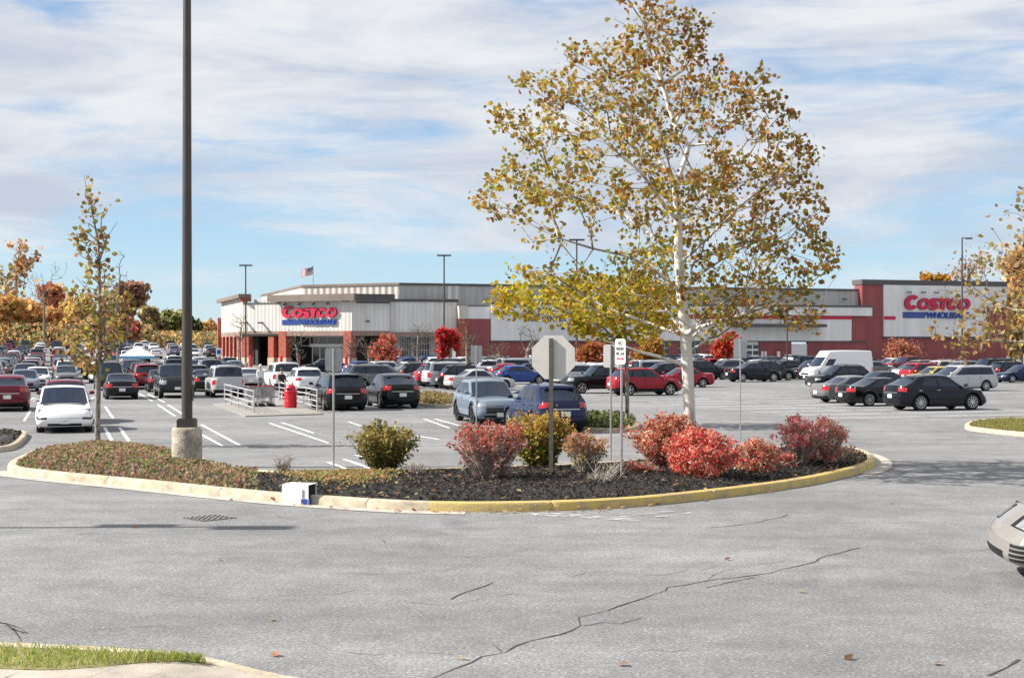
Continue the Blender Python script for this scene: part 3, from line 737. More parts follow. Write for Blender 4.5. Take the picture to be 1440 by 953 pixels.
def car(key, col, pos, yaw, label, cat, name, group=None, lod=0, pieces_skip=()):
    T = TEMPL[key]; rz = math.radians(yaw); z = zt(pos[0], pos[1]); col = (*col, 1)
    if lod == 2:
        o = link(name, full_mesh(T), None, (pos[0], pos[1], z), rz); o.color = col; return tag(o, label, cat, group)
    bodyp = ['body'] + ([k for k in T['p'] if k.split('_')[0] in ('headlight', 'grille', 'mirror', 'front', 'license', 'arch', 'roof')] if lod == 1 else [])
    if lod == 1:
        root = link(name, sub_mesh(T, bodyp, name + '_body'), None, (pos[0], pos[1], z), rz); root.color = col; tag(root, label, cat, group); ps = [k for k in T['p'] if k not in bodyp]
    else:
        root = thing(name, label, cat, (pos[0], pos[1], z), rz, group); ps = list(T['p'])
    for k in ps:
        if k in pieces_skip: continue
        nm = k.rstrip('_0123456789') if k not in ('front_plate',) else 'license_plate'
        o = link(nm, sub_mesh(T, [k], nm), root); o.color = col
    for i, x in enumerate(T['wx']):
        for sg in (-1, 1):
            o = link('wheel', wheel_mesh(T, 'tyre' if lod == 0 else 'both'), root, (T['L'] / 2 - x, sg * T['track'], T['R']), 0 if sg < 0 else PI)
            if lod == 0: link('rim', wheel_mesh(T, 'rim'), o)
    return root
SUVD = [(0, .74), (.1, .88), (.5, .99), (1.1, 1.06), (1.5, 1.09), (3.9, 1.14), (4.6, 1.16), (4.9, 1.1)]
car_template('sedan', 4.88, 1.84, 1.45, 2.82, .96, .335, .17, [(0, .62), (.1, .72), (.5, .81), (1.2, .91), (1.5, .94), (3.9, 1.0), (4.3, 1.04), (4.75, 1.03), (4.88, .95)], 1.22, 2.2, 3.35, 4.4,
             [(.1, .47), (.5, .84)], hl=(.72, .84), tl=(.62, .9), rim='alloy', spoiler=False, roofdrop=.03, rear_lean=.9)
car_template('lux_sedan', 4.9, 1.85, 1.44, 2.82, .95, .345, .16, [(0, .62), (.1, .72), (.5, .81), (1.2, .91), (1.5, .94), (3.9, 1.0), (4.35, 1.05), (4.8, 1.05), (4.9, .97)], 1.2, 2.2, 3.3, 4.45,
             [(.1, .47), (.5, .82)], hl=(.72, .84), tl=(.68, .9), tlw=.5, rim='ten', spoiler=False, roofdrop=.04)
car_template('suv', 4.65, 1.87, 1.70, 2.7, .93, .365, .21, SUVD, 1.05, 1.95, 3.95, 4.56, [(.1, .4), (.43, .7), (.73, .9)], hl=(.78, .9), tl=(.72, .95), clad=.2, rails=True, rim='alloy', roofdrop=.05)
car_template('adv_suv', 4.6, 1.87, 1.71, 2.69, .93, .365, .22, SUVD, 1.05, 1.95, 3.9, 4.5, [(.1, .4), (.43, .7), (.74, .88)], hl=(.78, .9), tl=(.72, .95), clad=.26, rails=True, arch=True, rim='alloy', roofdrop=.05)
car_template('sleek_suv', 5.0, 1.95, 1.73, 2.9, .95, .39, .2, [(0, .78), (.1, .92), (.5, 1.01), (1.2, 1.08), (1.6, 1.11), (4.2, 1.17), (5.0, 1.15)], 1.2, 2.2, 4.1, 4.9,
             [(.1, .42), (.45, .72), (.75, .88)], hl=(.78, .9), tl=(.72, .9), clad=.18, arch=True, rim='dark', roofdrop=.06)
car_template('crossover', 4.89, 1.91, 1.69, 2.825, .98, .385, .18, [(0, .70), (.1, .84), (.5, .96), (1.1, 1.04), (1.5, 1.08), (3.3, 1.13), (4.3, 1.24), (4.89, 1.18)], 1.1, 2.1, 3.9, 4.8,
             [(.1, .44), (.47, .75)], hl=(.78, .9), tl=(.72, .95), rim='ten', roofdrop=.10)
car_template('coupe_suv', 4.75, 1.92, 1.62, 2.86, .9, .38, .2, [(0, .78), (.1, .9), (.5, .99), (1.2, 1.05), (1.5, 1.08), (3.3, 1.14), (4.3, 1.18), (4.75, 1.12)], 1.15, 2.05, 3.0, 4.62,
             [(.1, .44), (.47, .78)], hl=(.78, .9), tl=(.68, .9), rim='ten', roofdrop=.12, spoiler=False, clad=.06)
car_template('electric', 4.75, 1.92, 1.62, 2.89, .86, .36, .17, [(0, .68), (.12, .82), (.6, .93), (1.05, .99), (1.4, 1.03), (3.9, 1.12), (4.75, 1.08)], .98, 2.0, 3.1, 4.6,
             [(.09, .44), (.47, .76)], hl=(.56, .68), tl=(.72, .84), grille=None, lower=(.06, .32, .62), fpz=.46, hlm=5, tumble=.14, rx=.5, ryk=.28, FLX=[(0, .12), (.12, .03), (.3, 0), (.5, .0), (.66, .03), (.8, .12), (1, .34)], rim='dark', roofdrop=.12, spoiler=False, wst=.94)
car_template('boxy_suv', 4.85, 1.93, 1.88, 2.88, .9, .385, .24, [(0, .95), (.06, 1.05), (.5, 1.11), (1.3, 1.15), (4.85, 1.2)], 1.3, 1.85, 4.68, 4.8, [(.1, .36), (.39, .63), (.67, .93)], winw=(.08, .8), hl=(.78, .9), tl=(.5, .84), tlw=.8, rails=True, rim='alloy', tumble=.11, rear_lean=.4, roofc=.03)
car_template('big_suv', 5.2, 2.03, 1.9, 2.95, 1.0, .40, .24, [(0, .98), (.06, 1.1), (.5, 1.15), (1.4, 1.2), (5.2, 1.24)], 1.35, 2.05, 4.9, 5.1, [(.1, .36), (.39, .63), (.67, .93)], winw=(.08, .8), hl=(.66, .9), tl=(.5, .9), tlw=.8, rails=True, rim='ten', tumble=.13, rear_lean=.5, roofc=.04)
car_template('minivan', 5.15, 2.0, 1.74, 3.0, .98, .35, .17, [(0, .68), (.1, .82), (.5, .95), (1.0, 1.05), (1.3, 1.09), (5.15, 1.12)], .9, 2.0, 4.75, 5.05, [(.12, .38), (.4, .66), (.68, .94)], winw=(.08, .82), hl=(.78, .9), tl=(.66, .95), tlw=.65, rim='ten', tumble=.14, roofc=.06, rails=True)
car_template('pickup', 5.85, 2.04, 1.94, 3.74, .97, .42, .30, [(0, 1.08), (.05, 1.18), (.5, 1.24), (1.5, 1.28), (3.8, 1.32), (5.85, 1.34)], 1.45, 2.2, 3.75, 3.95, [(.1, .5), (.53, .9)], winw=(.1, .82), hl=(.6, .84), tl=(.56, .9), tlw=.85, grille=(.4, .72, .6), lower=(.0, .16, .8), rim='alloy', tumble=.12, spoiler=False)
car_template('small_pickup', 5.2, 1.85, 1.8, 3.2, .95, .38, .28, [(0, .95), (.05, 1.06), (.5, 1.1), (1.4, 1.14), (3.6, 1.18), (5.2, 1.2)], 1.35, 2.05, 3.35, 3.6, [(.1, .5), (.53, .9)], winw=(.1, .82), hl=(.66, .95), tl=(.56, .9), tlw=.85, rim='alloy', tumble=.12, spoiler=False, arch=True)
car_template('hatch', 4.3, 1.78, 1.48, 2.65, .88, .325, .16, [(0, .66), (.1, .78), (.5, .88), (1.0, .95), (1.3, .98), (3.6, 1.05), (4.3, 1.04)], .98, 1.95, 3.4, 4.2, [(.1, .46), (.49, .82)], hl=(.78, .9), tl=(.72, .95), rim='alloy', roofdrop=.05)
car_template('van', 6.0, 2.05, 2.62, 4.0, .95, .36, .22, [(0, .92), (.08, 1.08), (.5, 1.22), (.9, 1.32), (1.2, 1.36), (6.0, 1.36)], .72, 1.75, 5.88, 5.98, [(.08, .235)], winw=(.06, .5), wst=.62, glass_back=False, hl=(.78, .9), tl=(.5, .9), tlw=.88, grille=(.56, .72, .6), lower=(.0, .5, .85), rim='steel', tumble=.10, roofc=.05, spoiler=False, rear_lean=.3)
C = dict(white=(.80, .80, .80), silver=(.46, .47, .48), grey=(.14, .145, .15), black=(.004, .004, .005), navy=(.006, .012, .055), red=(.30, .008, .018), burgundy=(.14, .008, .018), beige=(.52, .46, .40), bluegrey=(.16, .20, .26), blue=(.02, .06, .24), green=(.03, .06, .045), gold=(.15, .125, .085), charcoal=(.022, .023, .025), yellow=(.5, .37, .07), nightblue=(.004, .005, .012))
PLACED = []
def ab(p): return p[0] * D2.x + p[1] * D2.y, p[0] * D1.x + p[1] * D1.y
def put(key, col, px, py, yaw, ref, label, cat, name, group=None, lod=0):
    """ref: 'end' = the photo point is the middle of the near bumper on the ground, 'side' = the middle of the near flank"""
    T = TEMPL[key]; g = G(px, py); r = math.radians(yaw); d = Vector((math.cos(r), math.sin(r), 0))
    if ref == 'end':
        if d.y < 0: d = -d
        pos = g + d * T['L'] / 2
    else:
        n = Vector((-d.y, d.x, 0))
        if n.y < 0: n = -n
        pos = g + n * T['W'] / 2
    a, b = ab(pos); PLACED.append((a, b, abs(math.sin(r - TH)) > .5, T['L']))
    return car(key, C[col], pos, yaw, label, cat, name, group, lod)
LG, RG = 'cars in the left part of the car park', 'cars in the right part of the car park'
e, s_ = 'end', 'side'
put('electric', 'white', 91, 609, TOWARD, e, 'white electric crossover facing the camera behind the slim leaning tree', 'car', 'crossover_car', LG)
p0 = G(91, 609) + D1 * 5.3; q = lambda v: (CX + F * v.x / v.y, HY + F * (CAMH - zt(v.x, v.y)) / v.y)
put('suv', 'burgundy', *q(p0 + D2 * .1), TOWARD, e, 'burgundy suv parked directly behind the white electric crossover', 'car', 'suv', LG)
put('crossover', 'burgundy', 10, 579, AWAY, e, 'dark red suv with its rear to us, cut by the left photo edge', 'car', 'suv', LG)
put('sedan', 'bluegrey', 34, 551, TOWARD, e, 'grey blue sedan facing us behind the dark red suv', 'car', 'sedan', LG)
put('hatch', 'white', 53, 545, TOWARD, e, 'white hatchback beside the grey blue sedan on the far left', 'car', 'hatchback', LG)
put('sedan', 'black', 172, 562, AWAY, e, 'black sedan seen from behind, just right of the slim leaning tree', 'car', 'sedan', LG)
put('boxy_suv', 'charcoal', 155, 549, TOWARD, e, 'dark boxy suv facing us right behind the black sedan', 'car', 'suv', LG)
put('minivan', 'red', 209, 547, AWAY, e, 'red minivan with its rear to us beside the black pickup truck', 'car', 'minivan', LG)
put('pickup', 'charcoal', 250, 560, TOWARD, e, 'black full size pickup facing us, half hidden by the thick lamp post', 'pickup truck', 'pickup_truck', LG)
put('boxy_suv', 'silver', 322, 559, AWAY, e, 'silver grey boxy suv with its rear to us left of the cart corral', 'car', 'suv', LG)
put('sedan', 'silver', 353, 546, AWAY, e, 'silver sedan between the silver boxy suv and the white boxy suv', 'car', 'sedan', LG)
put('big_suv', 'white', 405, 549, AWAY, e, 'large white suv seen from behind over the shopping carts', 'car', 'suv', LG)
put('minivan', 'black', 490, 578, AWAY, e, 'black minivan with its rear to us at the end of the corral', 'car', 'minivan', LG)
put('suv', 'white', 437, 556, AWAY, e, 'white suv beyond the corral, mostly hidden by the black minivan', 'car', 'suv', LG)
put('crossover', 'black', 567, 575, AWAY, e, 'black suv with its rear to us beside the black minivan', 'car', 'suv', LG)
put('sleek_suv', 'bluegrey', 705, 598, 287 - 3, e, 'grey blue suv with dark wheels facing us in the middle', 'car', 'suv', LG)
put('adv_suv', 'navy', 796, 610, AWAY, e, 'dark blue suv seen from behind the backward stop sign post', 'car', 'suv', LG)
put('small_pickup', 'black', 853, 553, LEFTW, s_, 'black compact pickup with its nose left behind the grey sign back', 'pickup truck', 'pickup_truck', RG)
put('adv_suv', 'red', 914, 556, RIGHTW, s_, 'red suv in profile left of the white sycamore trunk', 'car', 'suv', RG)
put('sedan', 'red', 965, 545, LEFTW, s_, 'red sedan in profile, half hidden behind the white sycamore trunk', 'car', 'sedan', RG)
put('suv', 'nightblue', 997, 534, RIGHTW, s_, 'black suv in profile just right of the sycamore trunk', 'car', 'suv', RG)
put('coupe_suv', 'nightblue', 1066, 537, RIGHTW, s_, 'dark blue sloping roof suv in profile left of the white van', 'car', 'suv', RG)
put('van', 'white', 1186, 538, LEFTW, s_, 'white high roof cargo van with its nose to the left', 'van', 'cargo_van', RG)
put('suv', 'black', 1190, 548, LEFTW, s_, 'black suv with its nose left in front of the white van', 'car', 'suv', RG)
put('sedan', 'charcoal', 1246, 555, LEFTW, s_, 'dark grey sedan with its nose left behind the two rear facing sedans', 'car', 'sedan', RG)
put('sedan', 'grey', 1216, 566, RIGHTW, s_, 'grey sedan with its tail left, first of the three dark cars', 'car', 'sedan', RG)
put('lux_sedan', 'black', 1256, 571, RIGHTW, s_, 'black sedan between the grey sedan and the black crossover', 'car', 'sedan', RG)
put('crossover', 'nightblue', 1331, 577, RIGHTW, s_, 'black crossover in full profile, nearest in the right car park', 'car', 'crossover_car', RG)
put('minivan', 'silver', 1362, 550, LEFTW, s_, 'silver minivan behind the black crossover', 'car', 'minivan', RG)
put('sedan', 'white', 1303, 537, RIGHTW, s_, 'white sedan behind the dark grey sedan and the silver minivan', 'car', 'sedan', RG)
put('hatch', 'yellow', 1322, 543, LEFTW, s_, 'yellow hatchback whose roof shows behind the silver minivan', 'car', 'hatchback', RG)
put('suv', 'white', 1404, 531, LEFTW, s_, 'white suv beyond the tail of the silver minivan', 'car', 'suv', RG)
put('sedan', 'navy', 1446, 538, LEFTW, s_, 'dark blue sedan cut by the right photo edge', 'car', 'sedan', RG)
put('suv', 'silver', 827, 544, RIGHTW, s_, 'silver suv right behind the backward stop sign', 'car', 'suv', RG)
put('hatch', 'blue', 737, 540, RIGHTW, s_, 'bright blue hatchback left of the backward stop sign', 'car', 'hatchback', RG)
put('hatch', 'red', 724, 535, RIGHTW, s_, 'red hatchback behind the bright blue hatchback', 'car', 'hatchback', RG)
put('suv', 'white', 700, 531, RIGHTW, s_, 'white suv behind the grey blue suv and beside the red hatchback', 'car', 'suv', RG)
put('hatch', 'bluegrey', 630, 536, LEFTW, s_, 'light blue hatchback beside the shopper with the cart', 'car', 'hatchback', RG)
put('sedan', 'white', 607, 532, RIGHTW, s_, 'white sedan just left of the light blue hatchback', 'car', 'sedan', RG)
put('boxy_suv', 'black', 653, 536, RIGHTW, s_, 'black suv behind the shopper with the cart', 'car', 'suv', RG)
put('coupe_suv', 'nightblue', 456, 526, LEFTW, s_, 'black car driving past the store entrance', 'car', 'crossover_car', RG)
put('hatch', 'blue', 515, 529, RIGHTW, s_, 'blue hatchback in front of the red leaved trees', 'car', 'hatchback', RG)
put('suv', 'navy', 578, 526, AWAY, e, 'dark suv with its rear to us by the store windows', 'car', 'suv', RG)
put('sedan', 'silver', 548, 530, AWAY, e, 'silver sedan by the bare tree in front of the store', 'car', 'sedan', RG)

# filled rows farther back: every car its own object, named by its neighbours
KD = [('sedan', 'sedan', 5), ('suv', 'suv', 6), ('adv_suv', 'suv', 2), ('crossover', 'crossover_car', 3), ('hatch', 'hatchback', 2), ('minivan', 'minivan', 2), ('pickup', 'pickup_truck', 1), ('boxy_suv', 'suv', 1.5), ('lux_sedan', 'sedan', 2), ('big_suv', 'suv', 1)]
CW = dict(white=7, silver=5, grey=5, black=6, navy=2.4, red=2.2, burgundy=1.2, beige=1, blue=1.4, charcoal=3, bluegrey=2, green=.6, gold=.3)
CN = dict(navy='dark blue', bluegrey='grey blue', charcoal='dark grey')
WORD = dict(sedan='sedan', suv='suv', crossover_car='crossover', hatchback='hatchback', minivan='minivan', pickup_truck='pickup')
ORD = 'first second third fourth fifth sixth seventh eighth ninth tenth eleventh twelfth thirteenth fourteenth fifteenth sixteenth seventeenth eighteenth nineteenth twentieth'.split()
def free(a, b, along_b, L, m=.35):
    for pa, pb, pal, pL in PLACED:
        ha = (L if not along_b else 1.95) / 2 + (pL if not pal else 1.95) / 2 + m; hb = (L if along_b else 1.95) / 2 + (pL if pal else 1.95) / 2 + m
        if abs(pa - a) < ha and abs(pb - b) < hb: return False
    return True
rng = random.Random(5)
USED = set(LABELS)
def fill_row(slots, along_b, where, group, grp_yaw, nth_word):
    """slots: (a,b) centres in order; cars chosen first, then labelled by neighbours"""
    row = []
    for a, b in slots:
        k = rng.choices(KD, [x[2] for x in KD])[0]; c = rng.choices(list(CW), CW.values())[0]
        if rng.random() < .06 or not free(a, b, along_b, TEMPL[k[0]]['L'], .15): continue
        a += rng.uniform(-.15, .15); b += rng.uniform(-.15, .15)
        PLACED.append((a, b, along_b, TEMPL[k[0]]['L'])); row.append((k, c, a, b))
    desc = lambda r: CN.get(r[1], r[1]) + ' ' + WORD[r[0][1]]
    for i, r in enumerate(row):
        k, c, a, b = r; p = D2 * a + D1 * b; d = desc(r)
        nb = [desc(row[j]) for j in (i - 1, i + 1) if 0 <= j < len(row)]
        lab = f'{d} in {where}, between {nb[0]} and {nb[1]}' if len(nb) == 2 else f'{d} ending {where}, beside {nb[0]}' if nb else f'{d} alone in {where}'
        if lab in USED: lab = f'{d}, {ORD[min(i, 19)]} {nth_word} in {where}'
        if lab in USED: lab += f', after {nb[0]}' if nb else ''
        USED.add(lab)
        yaw = grp_yaw[0] if rng.random() < .6 else grp_yaw[1]
        dist = p.y
        car(k[0], C[c], p, yaw + rng.uniform(-1.5, 1.5), lab, 'car' if k[1] != 'pickup_truck' else 'pickup truck', k[1], group, 1 if dist < 112 else 2)
TENT = G(193, 526)
nrow = 0
LROWS = [73, 78.6, 96.5, 102, 114, 119.5, 132, 137.5, 150, 155.5, 168, 173.5, 187, 192.5, 206, 211.5, 226, 246, 270, 298]
for b in LROWS:
    sl_ = []
    for a in np.arange(-90, 40, 2.85):
        p = D2 * float(a) + D1 * b; px = CX + F * p.x / p.y
        lim = 205 if b > 160 else 330
        if b < 80: lim = 8
        if -25 < px < lim and (Vector((p.x, p.y, 0)) - flat(TENT)).length > 6.5 and not (135 < px < 240 and 132 < p.y < 165) and not (b < 110 and 95 < px < 145): sl_.append((float(a), b))
    if sl_:
        fill_row(sl_, True, f'the {ORD[nrow]} left row', 'cars in the packed rows of the left car park', (AWAY, TOWARD), 'car'); nrow += 1
nrow = 0
for px0, px1, py0, label in ((218, 262, 504, 'the lowest hillside row'), (218, 264, 500, 'the second hillside row'), (218, 264, 496, 'the third hillside row'), (216, 266, 492.5, 'the top hillside row'), (272, 308, 503, 'the low hillside row near store'), (270, 308, 498.5, 'the middle hillside row near store'), (270, 308, 494, 'the high hillside row near store')):
    sl_ = []; g0 = G(px0, py0); x = 0
    while True:
        p = flat(g0) + D2 * x; px = CX + F * p.x / p.y
        if px > px1: break
        sl_.append(ab(p)); x += 2.9
    fill_row(sl_, True, label, 'cars on the rising ground behind the lamp post', (AWAY, TOWARD), 'car')
nrow = 0
AC = [3.5, 9.1, 22.0, 27.6, 40.5, 46.1, 59, 64.6, 77, 82.6]
for a in AC:
    sl_ = []
    for b in np.arange(92, 176, 2.95):
        p = D2 * a + D1 * float(b); px = CX + F * p.x / p.y
        if 520 < px < 1470 and p.y > 96 and not (1020 < px < 1300 and p.y < 118) and not (px > 1290 and p.y < 108): sl_.append((a, float(b)))
    if sl_:
        fill_row(sl_, False, f'the {ORD[nrow]} right column', 'cars in the columns before the tire center', (RIGHTW, LEFTW), 'car'); nrow += 1
# the car entering at the right edge, near the camera
car_template('near_sedan', 4.65, 1.8, 1.45, 2.7, .95, .33, .17, [(0, .76), (.3, .81), (.8, .89), (1.25, .95), (1.5, .98), (3.8, 1.02), (4.3, 1.05), (4.55, 1.03), (4.65, .95)], 1.15, 2.1, 3.3, 4.3,
             [(.1, .47), (.5, .84)], hl=(.72, .93), tl=(.62, .9), rim='alloy', spoiler=False, roofdrop=.03, xws=[.1, .17, .2, .27, .3, .37, .4, .47, .5, .74, .91], hlu=.16, amber=(.095, .16), vent=(.1, .5, .012), lower=(.1, .26, .45), grille=None, rx=.42, ryk=.26, FLX=[(0, .10), (.08, .02), (.2, .0), (.5, .015), (.7, .10), (.85, .22), (1, .38)])
def near_sedan():
    T = TEMPL['near_sedan']; yaw = 172; r = math.radians(yaw); d = Vector((math.cos(r), math.sin(r), 0)); n = Vector((d.y, -d.x, 0)); n = n if n.y > 0 else -n
    pos = G(1391, 824) - d * (T['L'] / 2 - .2) + n * (T['W'] / 2 - .3); R3 = Matrix.Rotation(r, 3, 'Z'); used = {i for k, fs in T['p'].items() if k.startswith('body') for f, m in fs for i in f}
    for _ in range(6):
        w = [R3 @ Vector(T['V'][i]) + pos for i in used]; pos = pos + Vector(((1387 - min(CX + F * q.x / q.y for q in w)) / F * 15.4, 0, 0))
    car('near_sedan', (.23, .218, .203), pos, yaw, 'beige sedan nosing in at the right photo edge, nearest car of all', 'car', 'sedan', None, 0, ('front_plate',))
near_sedan()

# ------------------------------------------------------------------ the store
E1 = Vector((math.cos(math.radians(-27)), math.sin(math.radians(-27)), 0))      # direction of the chamfered entrance front
NF = -D1; NE = Vector((E1.y, -E1.x, 0))                                          # outward normals
BASE = -0.5
def along(P, d, px):
    k = (px - CX) / F; return (k * P.y - P.x) / (d.x - k * d.y)
def zy(py, P): return CAMH - (py - HY) / F * P.y
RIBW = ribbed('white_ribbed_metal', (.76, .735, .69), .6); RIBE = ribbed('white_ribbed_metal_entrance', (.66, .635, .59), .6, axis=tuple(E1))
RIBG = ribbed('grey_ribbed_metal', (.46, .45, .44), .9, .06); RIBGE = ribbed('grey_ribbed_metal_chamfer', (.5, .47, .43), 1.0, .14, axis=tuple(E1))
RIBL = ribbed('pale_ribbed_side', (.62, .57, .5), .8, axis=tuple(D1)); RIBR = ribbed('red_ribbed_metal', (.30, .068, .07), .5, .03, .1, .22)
SMOOTHW = ribbed('white_panel', (.80, .785, .77), 1.1, .006, .03, .15, None, .99)
BRICK = mat('red_pier', (.37, .09, .06), .8, noise=(1.4, .2), bump=(6, .4)); STONE = mat('tan_pier_base', (.55, .45, .34), .85, noise=(1, .2)); COPE = mat('dark_coping', (.085, .08, .08), .5)
COPEB = mat('brown_roof_edge', (.19, .15, .125), .6, noise=(.4, .15)); LINT = mat('brown_lintel', (.27, .18, .15), .7, noise=(.6, .2)); DARKIN = mat('painted_recess_shade', (.03, .03, .032), .9)  # the near-black recess colour puts the porch's shade into its walls
SGLASS = mat('store_glass', (.02, .025, .028), .06, spec=.8); MULL = mat('white_frame', (.62, .62, .61), .5); REDS = mat('sign_red', (.55, .010, .06), .45); BLUES = mat('sign_blue', (.012, .055, .30), .45); REDD = mat('sign_red_edge', (.16, .004, .015), .6)
store = thing('warehouse_store', 'long white and red warehouse store with a chamfered entrance at its left end', 'store')
DP = Vector(((495 - CX) / F * 185, 185, 0))                                       # the corner where entrance front and long front meet
def wall(P, d, n, a0, a1, z0, z1, thick, m, name, off=0, parent=store, extra=None):
    """slab along direction d from a0 to a1, its outer face off metres in front of the line, thickness going inward"""
    b = MB(); o = P + n * off; q = [o + d * a0, o + d * a1, o + d * a1 - n * thick, o + d * a0 - n * thick]
    b.hexa([(v.x, v.y, z0) for v in q] + [(v.x, v.y, z1) for v in q]); return b.build(name, m, parent) if name else b
A = lambda px: along(DP, D2, px)
def zf(py, px): return zy(py, DP + D2 * A(px))
aE = lambda px: along(DP, E1, px)
zt_sign, zlow, zlint0, zlint1 = zy(413, DP), zy(419, DP), zy(472, DP), zy(465, DP)
# entrance block on the chamfer
a395, a333, a383 = aE(395), aE(334), aE(384)
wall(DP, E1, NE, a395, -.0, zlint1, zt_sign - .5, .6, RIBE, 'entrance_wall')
wall(DP, E1, NE, a395 - 1.6, .9, zt_sign - .9, zt_sign, 12, COPEB, 'roof_edge', .9)  # brown is this edge's sunlit tone; the return's edge is coloured as shaded
wall(DP, E1, NE, a395, 0, zlint0, zlint1, .9, LINT, 'lintel', .06)
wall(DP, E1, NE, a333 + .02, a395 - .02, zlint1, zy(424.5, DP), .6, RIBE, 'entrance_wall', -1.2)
wall(DP, E1, NE, a333 + .02, a395 - .02, zlint0, zlint1, .8, LINT, 'lintel', -1.14)
wall(DP, E1, NE, a333, a395, zy(424.5, DP), zy(423, DP), .8, COPE, 'coping', -1.1)
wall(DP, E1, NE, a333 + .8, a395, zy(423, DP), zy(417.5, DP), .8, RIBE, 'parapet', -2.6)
PB = DP + E1 * a333 - NE * 1.2                                                     # left corner, side wall runs back from here
LS = D1; NS = -D2
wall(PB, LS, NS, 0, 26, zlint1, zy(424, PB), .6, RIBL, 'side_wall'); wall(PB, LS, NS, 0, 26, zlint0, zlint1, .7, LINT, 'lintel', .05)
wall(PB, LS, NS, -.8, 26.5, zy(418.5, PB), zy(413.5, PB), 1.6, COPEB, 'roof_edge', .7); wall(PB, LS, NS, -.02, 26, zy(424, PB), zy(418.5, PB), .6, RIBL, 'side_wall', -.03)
wall(PB, E1, NE, -.4, 1.0, zy(424, PB), zy(413.7, PB), .6, BRICK, 'corner_pier', .06)
for k in range(6):
    w0 = k * 4.6; wall(PB, LS, NS, w0, w0 + 1.5, BASE + 1.3, zlint0, .9, BRICK, 'pier', .1); wall(PB, LS, NS, w0 - .05, w0 + 1.55, BASE, BASE + 1.3, 1.0, STONE, 'pier_base', .15)
wall(PB, LS, NS, 26, 27, BASE, zy(442, PB), 1.4, BRICK, 'pier', .5)
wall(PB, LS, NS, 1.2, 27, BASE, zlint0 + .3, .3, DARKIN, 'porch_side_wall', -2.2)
def pier(P, d, n, a, w, off, top, m=BRICK):
    wall(P, d, n, a, a + w, BASE + 1.3, top, w, m, 'pier', off); wall(P, d, n, a - .06, a + w + .06, BASE, BASE + 1.3, w + .12, STONE, 'pier_base', off + .06)
for a in (a395 - .3, -1.25): pier(DP, E1, NE, a, 1.2, .12, zlint1 - .02)
pier(DP, E1, NE, a333 + .1, 1.0, -1.0, zlint0 - .02); pier(DP, E1, NE, a383 - 1.6, .9, -1.05, zlint0 - .02)
# recessed glass entrance: a porch with doors, its shade painted into dark walls
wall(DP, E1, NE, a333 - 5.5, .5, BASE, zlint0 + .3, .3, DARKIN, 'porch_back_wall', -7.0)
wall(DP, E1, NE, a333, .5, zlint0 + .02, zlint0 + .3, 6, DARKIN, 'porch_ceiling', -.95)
def glazing(P, d, n, a0, a1, z0, z1, nx, nz, off, name='window', door=False):
    g = wall(P, d, n, a0, a1, z0, z1, .06, SGLASS, name, off); b = MB(); t = .09
    for i in range(nx + 1):
        c = P + d * (a0 + (a1 - a0) * i / nx) + n * (off + .02); b.box((c.x, c.y, (z0 + z1) / 2), (t, .12, z1 - z0), 0, d, n)
    for k in range(nz + 1):
        c = P + d * ((a0 + a1) / 2) + n * (off + .03); b.box((c.x, c.y, z0 + (z1 - z0) * k / nz), (a1 - a0 + t, .1, t), 0, d, n)
    b.build('window_frame', MULL, g); return g
glazing(DP, E1, NE, a395 + 1.2, -1.4, BASE + 2.9, zlint0 - .1, 6, 1, -3.0); glazing(DP, E1, NE, a395 + 3.1, -3.3, BASE, BASE + 2.9, 4, 1, -2.9, 'entrance_door')
wall(DP, E1, NE, a395 + 2.9, -3.1, BASE + 2.75, BASE + 3.15, .5, MULL, 'door_canopy', -2.5)
# return between entrance front and long front, roof edge coloured darker for shade
a548 = A(548)
wall(DP, D2, NF, 0.05, a548, zlint1, zt_sign - .9, .6, RIBW, 'return_wall', -.05); wall(DP, D2, NF, .05, a548 + .5, zt_sign - .9, zt_sign - .02, 9, COPE, 'roof_edge', .85)
wall(DP, D2, NF, .6, a548, zy(426, DP), zy(424, DP), .3, COPE, 'wall_trim', .06); wall(DP, D2, NF, .05, a548, zlint0, zlint1, .7, LINT, 'lintel', 0)
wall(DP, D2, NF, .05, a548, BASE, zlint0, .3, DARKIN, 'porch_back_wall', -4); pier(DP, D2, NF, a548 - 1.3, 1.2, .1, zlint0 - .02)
# long front: low white wall with windows
a645, a657, a690 = A(645), A(656), A(690); off1 = -1.0
z424 = zf(424, 600)
wall(DP, D2, NF, a548 + .02, a645, zf(467, 600), z424, .6, RIBW, 'front_wall', off1); wall(DP, D2, NF, a548, a645 + .2, z424, z424 + .35, 1.2, COPE, 'coping', off1 + .15)
wall(DP, D2, NF, a548, a645, zf(473, 600), zf(466.8, 600), 1.2, LINT, 'lintel', off1 + .4)
wall(DP, D2, NF, a548, a645, BASE, zf(473, 600), .3, RIBW, 'front_wall', off1 - 2.2)
glazing(DP, D2, NF, A(572), A(586), BASE + .6, zf(473, 600) - .05, 4, 4, off1 - 2.1); glazing(DP, D2, NF, A(590), A(612), BASE + .6, zf(473, 600) - .05, 6, 4, off1 - 2.1)
# pylon with the red flank
wall(DP, D2, NF, a645, a657, BASE, zf(448, 650), 1.8, BRICK, 'pylon_flank', .35); wall(DP, D2, NF, a645 - .04, a657 + .04, zf(448, 650), zf(430, 650), 2, RIBL, 'pylon_top', .4)
wall(DP, D2, NF, a657 + .02, a690, BASE, zf(448, 670), .8, RIBR, 'front_wall', -.1); wall(DP, D2, NF, a657, a690, zf(448, 670), zf(430.5, 670), .8, SMOOTHW, 'front_wall', -.06); wall(DP, D2, NF, a657, a690, zf(430.5, 670), zf(429, 670), 1, COPE, 'coping', .04)
